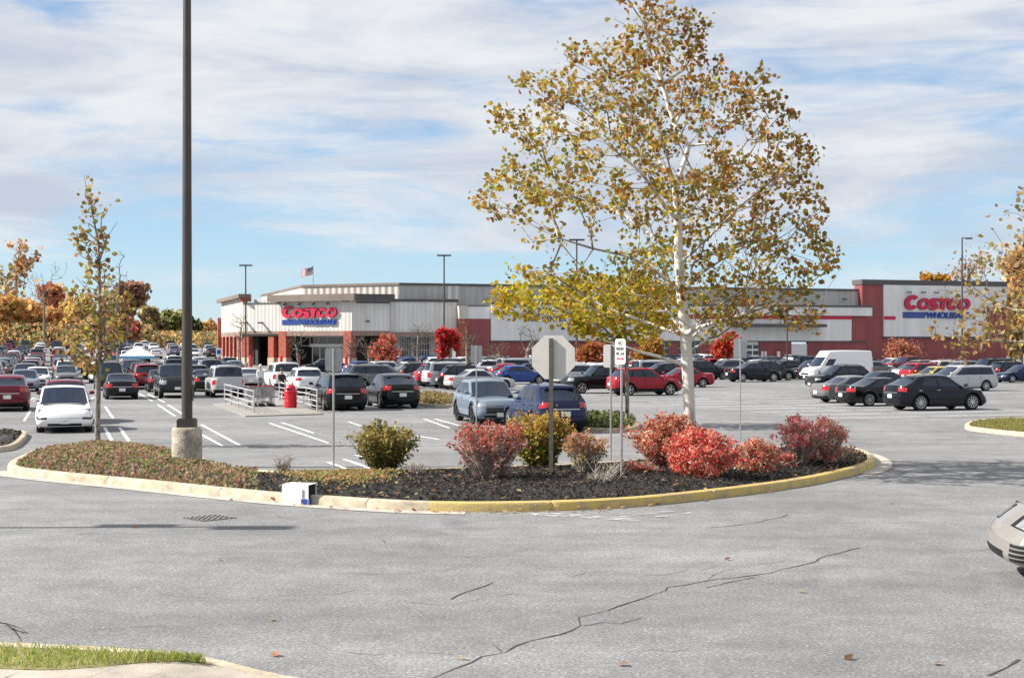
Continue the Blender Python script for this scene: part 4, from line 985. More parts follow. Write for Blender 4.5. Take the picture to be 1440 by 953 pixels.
# tire centre front
a1197, a1225, a1212 = A(1197), A(1224), A(1212); aw = lambda px: A(px)
zA, zB, zC, zD, zE_ = zf(430, 960), zf(443.5, 1100), zf(448.5, 1100), zf(478.5, 960), zf(482, 960)
wall(DP, D2, NF, a690 + .02, a1197, zD, zB, .5, SMOOTHW, 'front_wall', .12)
wall(DP, D2, NF, a690, a1225, zB + .02, zA, .9, SMOOTHW, 'fascia', .5); wall(DP, D2, NF, a690, a1225 + .1, zA, zA + .28, 1.2, COPE, 'coping', .6)
wall(DP, D2, NF, aw(905), a1197 - .05, zC, zB - .02, .1, REDS, 'red_stripe', .2)
wall(DP, D2, NF, a690 - .1, a1225 - .8, zD - .22, zD - .02, .5, COPE, 'wall_trim', .2)
wall(DP, D2, NF, aw(1028), aw(1152), zf(460, 1090), zf(455.5, 1090), 2.2, COPE, 'awning', 2.2)
doors = [(906, 942), (954, 984), (996, 1068), (1113, 1136)]
edges = [a690 + .02] + [v for p, q_ in doors for v in (aw(p), aw(q_))] + [a1225 - .8]
for i in range(0, len(edges), 2): wall(DP, D2, NF, edges[i], edges[i + 1], BASE, zD - .22, .5, RIBR, 'front_wall', 0)
wall(DP, D2, NF, a1197 + .02, a1225 - .8, zD - .02, zB, .5, RIBR, 'front_wall', .0)
for i, (p, q_) in enumerate(doors):
    if i == 2:
        for j in range(2):
            u0, u1 = aw(p) + (aw(q_) - aw(p)) * j / 2, aw(p) + (aw(q_) - aw(p)) * (j + 1) / 2
            g = wall(DP, D2, NF, u0 + .04, u1 - .04, BASE, zD - .24, .1, WHITEP, 'garage_door', -.2); b = MB()
            for r_ in range(2):
                for c_ in range(4):
                    c = DP + D2 * (u0 + (u1 - u0) * (c_ + .5) / 4) + NF * -.19; b.box((c.x, c.y, BASE + 1.9 + r_ * .85), ((u1 - u0) / 5, .05, .55), 0, D2, NF)
            b.build('window', SGLASS, g)
    elif i < 2: glazing(DP, D2, NF, aw(p), aw(q_), BASE, zD - .24, 5, 4, -.25, 'garage_door')
    else: wall(DP, D2, NF, aw(p), aw(q_), BASE, zD - .5, .1, WHITEP, 'roll_door', -.15)
md = wall(DP, D2, NF, aw(1090), aw(1099), BASE, BASE + 2.5, .08, mat('red_door', (.25, .035, .04), .5), 'door', .05); wall(DP, D2, NF, aw(1092.3), aw(1096.8), BASE + .8, BASE + 2.1, .05, WHITEP, 'door_window', .09, md)
for px in (1072, 1076.5): wall(DP, D2, NF, aw(px - 1.6), aw(px + 1.6), BASE + 1.3, BASE + 2.1, .05, WHITEP, 'wall_notice', .05)
# clerestory above and behind
ch = Vector((0, 0, 0)); PU = DP + D2 * 3 + D1 * 2.6
zU = zy(401, PU + D2 * 6); aU0 = along(PU, D2, 562); aU1 = along(PU, D2, 1216)
wall(PU, D2, NF, aU0, aU1, 6.5, zU, .5, RIBG, 'upper_wall'); wall(PU, D2, NF, aU0 - .1, aU1, zU, zU + .3, .9, COPE, 'coping', .15)
PC = PU + D2 * aU0; aC0 = along(PC, E1, 425); wall(PC, E1, NE, aC0, -.02, 6.5, zU + .02, .5, RIBGE, 'upper_wall'); wall(PC, E1, NE, aC0 - .05, .05, zU + .02, zU + .32, .9, COPEB, 'coping', .14)
PD = PC + E1 * aC0; wall(PD, D1, NS, .02, 40, 6.5, zU + .01, .5, RIBL, 'upper_wall'); wall(PD, D1, NS, -.05, 40, zU + .01, zU + .31, .9, COPEB, 'coping', .14)
b = MB()                                             # roof decks
for q in ([DP + D2 * .5 - NF * 1, DP + D2 * a1225 - NF * 1, DP + D2 * a1225 - NF * 70, DP - NF * 70], ): b.poly([(v.x, v.y, 7.0) for v in q])
b.poly([(v.x, v.y, zU - .2) for v in (PC - NF * .3, PU + D2 * aU1 - NF * .3, PU + D2 * aU1 - NF * 60, PD + D1 * 39 + D2 * .3, PD + D2 * .4)])
b.poly([(v.x, v.y, 7.2) for v in (PB + D2, DP - NE, DP - NF * 30, PB + D1 * 25 + D2 * .5)])
b.build('roof_deck', mat('roof_membrane', (.5, .5, .5), .9), store)
b = MB(); hatch = PU + D2 * along(PU, D2, 630) + NF * 3
b.box((hatch.x, hatch.y, z424 + 1.2), (1.6, .8, 1.7)); b.build('roof_vent', RIBG, store)
# the tall red block on the right
PR = DP + D2 * 0 - NF * 1.5; AR = lambda px: along(PR, D2, px)
r0, r1 = AR(1212.5), AR(1416); zR = zy(400, PR + D2 * r0)
wall(PR, D2, NF, r0, AR(1386), BASE, zR, 2.2, RIBR, 'tall_red_wall'); wall(PR, D2, NF, r0 - .15, r1, zR, zR + .75, 2.8, COPE, 'coping', .2)
wall(PR, D2, NF, AR(1386) + .02, r1 - .1, BASE, zy(432, PR + D2 * r1), 2.2, RIBR, 'tall_red_wall', -.02); wall(PR, D2, NF, AR(1386) + .02, r1 - .1, zy(432, PR + D2 * r1), zR - .02, 2.2, SMOOTHW, 'white_panel', .1)
zp0 = zy(473, PR + D2 * AR(1242)); wall(PR, D2, NF, AR(1241.5), AR(1386), zp0, zR - .02, .3, SMOOTHW, 'white_panel', .25); wall(PR, D2, NF, AR(1241.5), AR(1386), zp0 - .2, zp0 - .01, .35, COPE, 'wall_trim', .3)
zs0, zs1 = zy(449.5, PR + D2 * AR(1250)), zy(444.5, PR + D2 * AR(1250)); wall(PR, D2, NF, AR(1241.6), AR(1258), zs0, zs1, .06, REDS, 'red_stripe', .3)
# signs
def arc(cx, cy, rx, ry, a0, a1, n=28): return [(cx + rx * math.cos(math.radians(a0 + (a1 - a0) * i / n)), cy + ry * math.sin(math.radians(a0 + (a1 - a0) * i / n))) for i in range(n + 1)]
def strips(kind, x, w, h):                           # strips of quads (outer line, inner line) in sign units
    t = h * .30
    if kind == 'O': return [(arc(x + w / 2, h / 2, w / 2, h / 2, 0, 360), arc(x + w / 2, h / 2, w / 2 - t * 1.02, h / 2 - t * .93, 0, 360))]
    if kind == 'C': return [(arc(x + w / 2, h / 2, w / 2, h / 2, 42, 322), arc(x + w / 2 + .04 * w, h / 2, w / 2 - t * 1.0, h / 2 - t * .9, 52, 312))]
    if kind == 'T': return [([(x, h), (x + w, h)], [(x, h - t * .95), (x + w, h - t * .95)]), ([(x + w / 2 - t * .62, h - t * .94), (x + w / 2 - t * .62, 0)], [(x + w / 2 + t * .62, h - t * .94), (x + w / 2 + t * .62, 0)])]
    if kind == 'S':
        cl = arc(x + w / 2, h * .70, w / 2 - t / 2, h * .30 - t * .42, 25, 250, 16) + arc(x + w / 2, h * .30, w / 2 - t / 2, h * .30 - t * .42, 70, -155, 16)
        o, i = [], []
        for k, p in enumerate(cl):
            a, c = cl[max(0, k - 1)], cl[min(len(cl) - 1, k + 1)]; d = Vector((c[0] - a[0], c[1] - a[1])).normalized(); n = Vector((-d.y, d.x)) * t * .5
            o.append((p[0] + n.x, p[1] + n.y)); i.append((p[0] - n.x, p[1] - n.y))
        return [(o, i)]
def text_mesh(txt, size, bold=0.0, shear=0.0, spacing=1.0, extrude=.0):
    cu = bpy.data.curves.new('lettering', 'FONT'); cu.body = txt; cu.size = size; cu.offset = bold; cu.shear = shear; cu.space_character = spacing; cu.extrude = extrude; cu.align_x = 'LEFT'
    o = bpy.data.objects.new('lettering', cu); COL.objects.link(o); dg = bpy.context.evaluated_depsgraph_get()
    me = bpy.data.meshes.new_from_object(o.evaluated_get(dg)); bpy.data.objects.remove(o); return me
def place_text(txt, name, m, org, d, n, width, height, parent, bold=.0, shear=0., spacing=1., depth=.06):
    me = text_mesh(txt, 1, bold, shear, spacing, .5); xs = [v.co.x for v in me.vertices]; ys = [v.co.y for v in me.vertices]
    x0, x1, y0, y1 = min(xs), max(xs), min(ys), max(ys)
    for v in me.vertices:
        p = org + d * ((v.co.x - x0) / (x1 - x0) * width) + Vector((0, 0, 1)) * ((v.co.y - y0) / (y1 - y0) * height) + n * ((v.co.z + .5) * depth); v.co = p
    me.materials.clear(); me.materials.append(m)
    if parent is not None and parent.type == 'EMPTY' and parent is not store:
        inv = parent.matrix_basis.inverted(); me.transform(inv)
    return link(name, me, parent)
def big_sign(P, d, n, a0, a1, ztop, zbot):
    """red word in slanted heavy letters over three blue bars and the blue second line"""
    sg = link('store_sign', None, store); Wd = a1 - a0; Hh = ztop - zbot; hb = Hh * .64; z0 = ztop - hb; U = hb
    seq = [('C', 1.0, 1.0), ('O', .86, .80), ('S', .68, .80), ('T', .70, .80), ('C', .80, .80), ('O', .90, .80)]
    tot = sum(w for _, w, _ in seq) * .9 ; x = 0; b = MB(); kx = Wd / (tot + .18)
    for ch_, w, h in seq:
        for o, i in strips(ch_, x, w * .98, h):
            for layer, (grow, mm, dz) in enumerate(((.0, 0, .32), )):
                to = lambda p, dd: P + d * (a0 + (p[0] + .17 * p[1]) * kx) + Vector((0, 0, z0 + p[1] * U)) + n * dd
                for (p, q2), (r2, s2) in zip(zip(o, o[1:]), zip(i, i[1:])):
                    b.quad(to(p, dz), to(q2, dz), to(s2, dz), to(r2, dz), 0)
                    b.quad(to(p, .02), to(q2, .02), to(q2, dz), to(p, dz), 1); b.quad(to(r2, .02), to(s2, .02), to(s2, dz), to(r2, dz), 1)
        x += w * .9
    b.build('red_lettering', [REDS, REDD], sg)
    h2 = Hh * .27; c = MB()
    for k in range(3):
        za = zbot + h2 * (k + .1) / 3; zb_ = zbot + h2 * (k + .93) / 3; o = P + d * a0 + n * .08; w3 = Wd * (.325 + .012 * k)
        q = [o, o + d * w3, o + d * w3 - n * .06, o - n * .06]; c.hexa([(v.x, v.y, za) for v in q] + [(v.x, v.y, zb_) for v in q])
    c.build('blue_bars', BLUES, sg)
    place_text('WHOLESALE', 'blue_lettering', BLUES, P + d * (a0 + Wd * .345) + Vector((0, 0, zbot)) + n * .02, d, n, Wd * .635, h2, sg, .035, .22, .98, .22)
big_sign(DP, E1, NE, aE(397), aE(475.5), zy(428.5, DP), zy(456, DP))
big_sign(PR + NF * .26, D2, NF, AR(1268), AR(1362.5), zy(415, PR + D2 * AR(1300)), zy(447.5, PR + D2 * AR(1300)))
place_text('2405', 'house_number', mat('number_brown', (.12, .02, .02), .6), DP + E1 * aE(482) + Vector((0, 0, zy(424, DP))), E1, NE, aE(491.5) - aE(482), .42, store, .02)
place_text('TIRE CENTER', 'tire_center_lettering', mat('lettering_maroon', (.10, .012, .03), .5), DP + D2 * aw(740) + NF * .14 + Vector((0, 0, zf(452, 765))), D2, NF, aw(796) - aw(740), .72, store, .012)
def wall_lamp(P, d, n, a, z):
    b = MB(); c = P + d * a + n * .3; b.box((c.x, c.y, z), (.3, .6, .14), 0, d, n); b.box((c.x + n.x * .35, c.y + n.y * .35, z - .06), (.4, .35, .2), 0, d, n); b.build('wall_light', COPE, store)
for px in (361, 313): wall_lamp(DP - NE * 1.2, E1, NE, aE(max(px, 340)), zy(452, DP))
for px in (402, 422, 442, 462): wall_lamp(DP, E1, NE, aE(px), zy(426.3, DP))
wall_lamp(DP, D2, NF, A(516), zy(451, DP))
for px in (1275, 1295, 1313, 1332): wall_lamp(PR + NF * .26, D2, NF, AR(px), zy(411, PR + D2 * AR(1300)))
for px, py in ((1186, 422), ): wall_lamp(PU, D2, NF, along(PU, D2, px), zy(py, PU + D2 * 90))
# flag on the roof
fl = PX(440.5, 404, 196); flag = thing('flagpole', 'striped flag flying from a roof pole above the store entrance', 'flag', fl)
b = MB(); b.tube([(0, 0, -2), (0, 0, 3.05)], [.06, .04], 8); b.build('pole', STEEL, flag); b = MB(); nx, nz = 16, 13
def fpt(i, k):
    u = i / nx; return (-1.75 * u * .93, .16 * math.sin(u * 8) * u, 2.95 - k / nz * 1.05 - .62 * u - .06 * math.sin(u * 6))
for i in range(nx):
    for k in range(nz): b.quad(fpt(i, k), fpt(i + 1, k), fpt(i + 1, k + 1), fpt(i, k + 1), 2 if i < 7 and k < 7 else (0 if k % 2 == 0 else 1))
for i in range(6):
    for k in range(5):
        x0, y0, z0 = fpt(i + .9, k * 1.3 + .8); b.box((x0, y0, z0), (.05, .02, .05), 1)
b.build('flag_cloth', [mat('flag_red', (.42, .02, .04), .8), mat('flag_white', (.75, .75, .75), .8), mat('flag_blue', (.02, .03, .14), .8)], flag)
# bollards before the entrance
for i, px in enumerate((352.5, 395.5, 420, 487)):
    P = flat(PX(px, 484, 180)); b = MB(); b.lathe([(.19, 0), (.19, 1.55), (.15, 1.66), (.001, 1.7)], 12)
    o = b.build('bollard', REDP); o.location = (P.x, P.y, BASE)
    tag(o, ['red bollard near the left corner of the entrance front', 'red bollard at the left pier under the store sign', 'red bollard before the glass doors', 'red bollard at the right pier of the entrance'][i], 'bollard', 'red bollards at the store entrance')

# ------------------------------------------------------------------ poles and signs
def lamp_post(px, top, Y, label, heads, base_py=None, r=.11, arm=.9):
    P = flat(PX(px, 484, Y)); z0 = zt(P.x, P.y); h = zy(top, P) - z0
    t = thing('lamp_post', label, 'lamp post', (P.x, P.y, z0), 0, 'lamp posts in the car park')
    b = MB(); b.tube([(0, 0, .8), (0, 0, h)], [r, r * .7], 10); b.build('pole', BRONZE, t)
    b = MB(); b.lathe([(.32, 0), (.32, .78), (.26, .85), (.001, .85)], 16); b.build('concrete_base', CONC, t)
    for s in heads:
        b = MB(); b.box((s * arm * .5, 0, h - .05), (arm, .08, .08)); b.box((s * arm, 0, h - .1), (.75, .42, .16)); b.build('lamp_head', BRONZE, t)
lamp_post(345.5, 372, 172, 'slim dark lamp post in front of the left part of the store entrance', (-1, 1), arm=.4)
lamp_post(624.5, 358, 165, 'dark lamp post rising above the store windows in mid picture', (-1, 1), arm=.45)
lamp_post(811, 336, 150, 'dark lamp post seen through the left of the sycamore crown', (-1, 1), arm=.45)
lamp_post(1353, 334, 160, 'lamp post with one arm in front of the sign on the red block', (1,), arm=.75)
lamp_post(147, 402, 172, 'distant grey lamp post behind the slim leaning tree', (-1, 1), arm=.4)
lamp_post(1107, 432, 130, 'short pale pole standing before the tire center door', (1,), r=.08, arm=.2)
# the big one in the island
P = flat(G(263, 657)); t = thing('tall_lamp_post', 'thick brown lamp post on a round concrete base, running out of the photo top', 'lamp post', (P.x, P.y, zt(P.x, P.y)))
b = MB(); b.lathe([(.315, -.1), (.315, .78), (.30, .83), (.27, .85), (.001, .855)], 28); b.build('concrete_base', mat('stained_concrete', (.36, .32, .265), .9, noise=(3.2, .6), bump=(25, .8)), t, smooth=40)
b = MB(); b.box((0, 0, .93), (.36, .36, .17)); b.box((0, 0, 1.02), (.31, .31, .04)); b.build('base_cover', BRONZE, t)
b = MB(); b.tube([(0, 0, .95), (0, 0, 6), (0, 0, 11.6)], [.115, .095, .08], 20, cap=False); b.box((.118, 0, 1.55), (.02, .09, .28)); b.build('pole', BRONZE, t, smooth=40)
b = MB(); b.box((0, 0, 11.5), (1.6, .1, .1)); b.box((.95, 0, 11.45), (.8, .45, .18)); b.box((-.95, 0, 11.45), (.8, .45, .18)); b.build('lamp_head', BRONZE, t)
# its twin beyond the left edge, whose shadow lies across the road
Pt = Vector((-17.0, 19.9, 0)); t = thing('tall_lamp_post', 'lamp post beyond the left photo edge whose long shadow crosses the road', 'lamp post', Pt)
b = MB(); b.tube([(0, 0, 0), (0, 0, 10.2)], [.09, .06], 12); b.build('pole', BRONZE, t); b = MB(); b.box((0, 0, 10.1), (1.8, .09, .1)); b.box((.85, -.1, 10.1), (.95, .42, .2)); b.box((-.85, .1, 10.1), (.95, .42, .2)); b.build('lamp_head', BRONZE, t)
def sign_post(px, base, top, w, hgt, rz, label, name, post_r=.022, m=STEEL, post=STEEL, writing=False, dz=.06):
    P = flat(G(px, base)); z0 = zt(P.x, P.y); H = zy(top, P) - z0
    t = thing(name, label, 'sign', (P.x, P.y, z0), math.radians(rz))
    b = MB(); b.tube([(0, 0, -.05), (0, 0, H - .03)], post_r, 8); b.build('post', post, t)
    b = MB(); k = .03; pts = [(-w / 2 + k, -hgt / 2), (w / 2 - k, -hgt / 2), (w / 2, -hgt / 2 + k), (w / 2, hgt / 2 - k), (w / 2 - k, hgt / 2), (-w / 2 + k, hgt / 2), (-w / 2, hgt / 2 - k), (-w / 2, -hgt / 2 + k)]
    yy = post_r + .006 if not writing else -post_r - .006
    b.prism(pts, lambda x, z: (x, yy, H - hgt / 2 - .02 + z), Vector((0, .004, 0)))
    for zz in ((.09, hgt - .07) if not writing else ()): b.box((0, -post_r - .004, H - zz - .02), (.03, .02, .03))
    pl = b.build('sign_plate', m, t)
    return t, H
ALU = mat('aluminium_sign_back', (.40, .40, .405), .55, .2, noise=(6, .12))
sign_post(469, 669, 487.5, .33, .46, 8, 'grey back of a sign on a thin post in front of the black minivan', 'sign_back', m=ALU)
sign_post(670, 604, 485, .42, .62, 6, 'grey back of a sign on a thin post before the grey blue suv', 'sign_back', m=ALU)
sign_post(859, 652, 483, .40, .50, -32, 'grey back of a sign just left of the no parking sign', 'sign_back', m=ALU)
sign_post(1041, 622, 475, .42, .62, -4, 'grey back of a sign in front of the dark blue sloping roof suv', 'sign_back', m=ALU)
sign_post(1015, 515, 470, .5, .6, 0, 'small sign back far off beside the red leaved tree', 'sign_back', m=ALU) if False else None
t, H = sign_post(874, 683, 475, .305, .46, -57, 'white no parking fire lane sign with a red double arrow', 'no_parking_sign', m=WHITEP, writing=True)
INK = mat('sign_ink', (.02, .02, .022), .6); SRED = mat('sign_arrow_red', (.45, .01, .03), .5)
def sign_text(txt, zc, wd, hh, m, nm):
    me = text_mesh(txt, 1, .015, 0, 1, .5); xs = [v.co.x for v in me.vertices]; ys = [v.co.y for v in me.vertices]; x0, x1, y0, y1 = min(xs), max(xs), min(ys), max(ys)
    for v in me.vertices: v.co = Vector(((v.co.x - x0) / (x1 - x0) * wd - wd / 2, -.0275 - .004 - (v.co.z) * .003, zc + (v.co.y - y0) / (y1 - y0) * hh - hh / 2))
    me.materials.clear(); me.materials.append(m); link(nm, me, t)
zc = H - .25
sign_text('NO', zc + .155, .15, .085, INK, 'lettering'); sign_text('PARKING', zc + .05, .25, .062, INK, 'lettering'); sign_text('FIRE LANE', zc - .04, .25, .055, INK, 'lettering')
b = MB(); yy = -.033
b.box((0, yy, zc - .13), (.13, .004, .022)); b.poly([(-.125, yy, zc - .13), (-.06, yy, zc - .165), (-.06, yy, zc - .095)]); b.poly([(.125, yy, zc - .13), (.06, yy, zc - .095), (.06, yy, zc - .165)]); b.build('arrow', SRED, t)
# stop sign from behind
P = flat(G(775, 681)); z0 = zt(P.x, P.y); H = zy(471.5, P) - z0; t = thing('stop_sign', 'octagonal stop sign seen from its pale unpainted back', 'sign', (P.x, P.y, z0), math.radians(-12))
b = MB(); b.box((0, 0, H / 2 - .08), (.075, .035, H + .05)); b.box((-.03, .02, H / 2 - .08), (.012, .03, H + .05)); b.box((.03, .02, H / 2 - .08), (.012, .03, H + .05)); b.build('post', POSTG, t)
R8 = .405 / math.cos(PI / 8); oc = [(R8 * math.cos(PI / 8 + k * PI / 4) + .035, R8 * math.sin(PI / 8 + k * PI / 4)) for k in range(8)]
b = MB(); b.prism(oc, lambda x, z: (x, .04, H - .405 + z), Vector((0, .004, 0))); b.build('sign_plate', mat('pale_sign_back', (.62, .595, .55), .6, .0, noise=(3, .08)), t)
b = MB(); b.prism([((x - .035) * .985 + .035, z * .985) for x, z in oc], lambda x, z: (x, .046, H - .405 + z), Vector((0, .002, 0))); b.build('sign_face', REDP, t)
for px, base, top, w, h, lab in ((308, 566, 491, .4, .55, 'small white handicapped parking sign left of the cart corral'), ):
    P = flat(PX(px, 484, 118)); z0 = zt(P.x, P.y); t = thing('parking_sign', lab, 'sign', (P.x, P.y, z0)); Hs = zy(493, P) - z0 + .25
    b = MB(); b.tube([(0, 0, 0), (0, 0, Hs)], .03, 6); b.build('post', STEEL, t); b = MB(); b.box((0, -.045, Hs - .4), (.5, .02, .75)); b.build('sign_plate', WHITEP, t); b = MB(); b.box((0, -.058, Hs - .35), (.3, .006, .35)); b.build('symbol', BLUES, t)

# ------------------------------------------------------------------ street objects
P = G(295, 728); b = MB(); hx, hy = .41, .42
b.poly([(-hx, 0, .006), (0, -hy, .006), (hx, 0, .006), (0, hy, .006)], 1)  # black sheet paints in the shade of the shaft between the bars
dm = [Vector((-hx, 0, .010)), Vector((0, -hy, .010)), Vector((hx, 0, .010)), Vector((0, hy, .010))]
for p, q in zip(dm, dm[1:] + dm[:1]):
    d = (q - p).normalized(); n = Vector((-d.y, d.x, 0)) * .03; b.quad(p + n, q + n, q, p, 0)
for k in range(-5, 6):
    x = k * .073; L_ = hy * (1 - abs(x) / hx) - .03
    if L_ > .02: b.box((x, 0, .0112), (.030, 2 * L_, .004), 0)
o = b.build('storm_drain', [mat('cast_iron', (.24, .235, .23), .7, .2, noise=(20, .3)), BLACKP]); o.location = P; tag(o, 'square iron storm drain grate set cornerwise in the road', 'drain grate')
# white carton lying by the kerb
P = G(421, 708); t = thing('cardboard_box', 'white box lying on its side by the kerb, open at one end', 'box', P, math.radians(-14))
b = MB(); L_, Wd, Hh, tk = .46, .36, .33, .008
b.box((0, 0, tk / 2), (L_, Wd, tk)); b.box((0, 0, Hh - tk / 2), (L_, Wd, tk)); b.box((0, -Wd / 2 + tk / 2, Hh / 2), (L_, tk, Hh - 2 * tk)); b.box((0, Wd / 2 - tk / 2, Hh / 2), (L_, tk, Hh - 2 * tk)); b.box((-L_ / 2 + tk / 2, 0, Hh / 2), (tk, Wd - 2 * tk, Hh - 2 * tk))
b.build('box_shell', mat('white_carton', (.82, .82, .83), .7, noise=(3, .04)), t)
b = MB(); b.box((L_ / 2 + .01, 0, .055), (.02, Wd, .11)); b.box((L_ / 2 - .07, -Wd / 2 - .003, .05), (.11, .004, .1)); b.build('blue_flap', mat('carton_blue', (.02, .07, .3), .6), t)
b = MB(); b.box((L_ / 2 - .09, -Wd / 2 - .003, .18), (.035, .004, .13)); b.build('printed_label', mat('carton_grey', (.25, .25, .28), .7, noise=(60, .6)), t)
b = MB(); b.box((L_ / 2 - .02, 0, .2), (.004, Wd - .03, .22)); b.build('box_inside_shade', BLACKP, t)  # black sheet stands in for the shade inside the open end
# cart corral: rails, pad, carts, bin
def rail(p0, p1, label):
    a, c = G(*p0), G(*p1); d = (c - a); L_ = d.length; t = thing('corral_rail', label, 'railing', a, math.atan2(d.y, d.x), 'white rails of the cart corral')
    n = 4
    for k in range(n + 1):
        b = MB(); b.tube([(L_ * k / n, 0, 0), (L_ * k / n, 0, 1.08)], .035 if k in (0, n) else .026, 8); b.build('post', mat('white_rail', (.46, .46, .47), .5, .2), t)
    for z in (.28, .52, .76, 1.02):
        b = MB(); b.tube([(0, 0, z), (L_, 0, z)], .024, 8); b.build('bar', MATS['white_rail'], t)
    return a, c
l0, l1 = rail((357, 582), (316, 568), 'left white rail of the shopping cart corral'); r0_, r1_ = rail((446, 580), (393, 564), 'right white rail of the cart corral, behind the red bin')
b = MB(); q = [G(345, 586), G(455, 583), G(390, 560), G(300, 569)]
b.hexa([(v.x, v.y, v.z - .02) for v in q] + [(v.x, v.y, v.z + .05) for v in q]); struct(b.build('corral_pavement', mat('pad_concrete', (.26, .25, .23), .85, noise=(1.2, .15))))
b = MB(); ribbon([G(362, 583.5), G(446, 581)], .16, b, .06); struct(b.build('yellow_edge_line', mat('edge_yellow', (.5, .38, .14), .8, noise=(3, .4))))
WIRE = mat('cart_wire', (.34, .34, .35), .4, .7)
def cart_meshes():
    b = MB()                                          # basket: tapering wire cage
    def ring(z, x0, x1, w): return [(x0, -w, z), (x1, -w * .82, z), (x1, w * .82, z), (x0, w, z)]
    R_ = [ring(.50 + .11 * k, -.42 + .02 * (4 - k) * .6, .40 + .035 * k, .22 + .014 * k) for k in range(5)]
    for r in R_:
        for i in range(4): b.tube([r[i], r[(i + 1) % 4]], .008, 4)
    for i in range(4):
        for k in range(7):
            f = k / 6; lo = Vector(R_[0][i]).lerp(Vector(R_[0][(i + 1) % 4]), f); hi = Vector(R_[-1][i]).lerp(Vector(R_[-1][(i + 1) % 4]), f); b.tube([lo, hi], .006, 4)
    for k in range(6): f = k / 5; b.tube([Vector(R_[0][0]).lerp(Vector(R_[0][1]), f), Vector(R_[0][3]).lerp(Vector(R_[0][2]), f)], .006, 4)
    c = MB()
    for s in (-1, 1):
        c.tube([(-.52, s * .24, 1.0), (-.44, s * .24, .95), (-.40, s * .22, .52), (-.36, s * .22, .14), (-.40, s * .24, .12)], .014, 6); c.tube([(-.36, s * .22, .2), (.42, s * .17, .16), (.42, s * .17, .12)], .014, 6); c.tube([(-.38, s * .22, .5), (.1, s * .19, .44), (.36, s * .17, .17)], .011, 6)
    c.tube([(-.3, -.2, .2), (-.3, .2, .2)], .012, 6); c.tube([(.3, -.17, .17), (.3, .17, .17)], .012, 6); c.box((.0, 0, .2), (.62, .34, .012))
    h = MB(); h.tube([(-.53, -.27, 1.0), (-.53, .27, 1.0)], .015, 8)
    w = MB(); w.lathe([(.001, -.02), (.055, -.02), (.06, 0), (.055, .02), (.001, .02)], 12, axis='y')
    return b.mesh('basket', WIRE), c.mesh('cart_frame', WIRE), h.mesh('handle', mat('cart_handle', (.30, .04, .04), .5)), w.mesh('wheel', BLACKP)
CART = cart_meshes()
def cart(pos, yaw, label, group='shopping carts nested in the corral'):
    t = thing('shopping_cart', label, 'shopping cart', pos, math.radians(yaw), group)
    for nm, me in zip(('basket', 'cart_frame', 'handle'), CART): link(nm, me, t)
    for x, y in ((-.4, .24), (-.4, -.24), (.42, .17), (.42, -.17)): link('wheel', CART[3], t, (x, y, .06))
cp = G(379, 573); WHICH = ['nearest cart of the front line of nested carts in the corral', 'second cart of the front line of nested carts', 'third cart of the front line of nested carts', 'fourth cart of the front line of nested carts', 'farthest cart of the front line of nested carts']
for k in range(5):
    p = cp + D1 * (.34 * k + .3) ; cart((p.x, p.y, p.z + .05), AWAY, WHICH[k])
for k in range(3):
    p = cp + D1 * (.34 * k + .5) - D2 * .66; cart((p.x, p.y, p.z + .05), AWAY, ['nearest cart of the left line in the corral', 'middle cart of the left line in the corral', 'farthest cart of the left line in the corral'][k])
P = G(408.5, 574.5); b = MB()
b.lathe([(.27, 0), (.30, .03), (.30, .34), (.285, .36), (.30, .38), (.30, .68), (.285, .70), (.315, .72), (.315, .80), (.29, .83), (.275, .90), (.23, 1.03), (.14, 1.11), (.001, 1.13)], 24)
t = thing('trash_bin', 'red domed trash bin in the mouth of the cart corral', 'trash bin', (P.x, P.y, P.z + .05)); b.build('bin_body', REDP, t, smooth=30); b = MB(); b.box((-.03, -.272, .91), (.24, .06, .11), 0); b.build('flap', mat('bin_flap', (.30, .008, .02), .4), t)
# tent with pumpkin bins
tp = TENT.copy(); t = thing('canopy_tent', 'white pop up canopy tent with a pale blue valance', 'tent', (tp.x, tp.y, tp.z), math.radians(14)); s2 = 1.75
Ht = zy(486, tp) - tp.z; He = zy(500, tp) - tp.z
b = MB()
for k in range(4):
    c0 = [(-s2, -s2), (s2, -s2), (s2, s2), (-s2, s2)]; p, q = c0[k], c0[(k + 1) % 4]
    n_ = 8
    for i in range(n_):
        f = lambda u, v: ((p[0] + (q[0] - p[0]) * u) * (1 - v), (p[1] + (q[1] - p[1]) * u) * (1 - v), He + (Ht - He) * v ** 1.12)
        for j in range(6):
            b.quad(f(i / n_, j / 6), f((i + 1) / n_, j / 6), f((i + 1) / n_, (j + 1) / 6), f(i / n_, (j + 1) / 6))
b.build('canopy', mat('tent_white', (.80, .80, .82), .7), t)
b = MB()
for k in range(4):
    p, q = c0[k], c0[(k + 1) % 4]; b.quad((p[0], p[1], He - .3), (q[0], q[1], He - .3), (q[0], q[1], He), (p[0], p[1], He))
b.build('valance', mat('tent_blue', (.18, .42, .62), .7), t)
for x, y in c0: b = MB(); b.tube([(x * .98, y * .98, 0), (x * .98, y * .98, He)], .035, 6); b.build('leg', WHITEP, t)
b = MB(); b.box((-s2 + .05, .2, He * .55), (.03, 2.4, He * .5)); b.build('side_banner', mat('banner_white', (.7, .68, .7), .8, noise=(1.3, .4)), t)
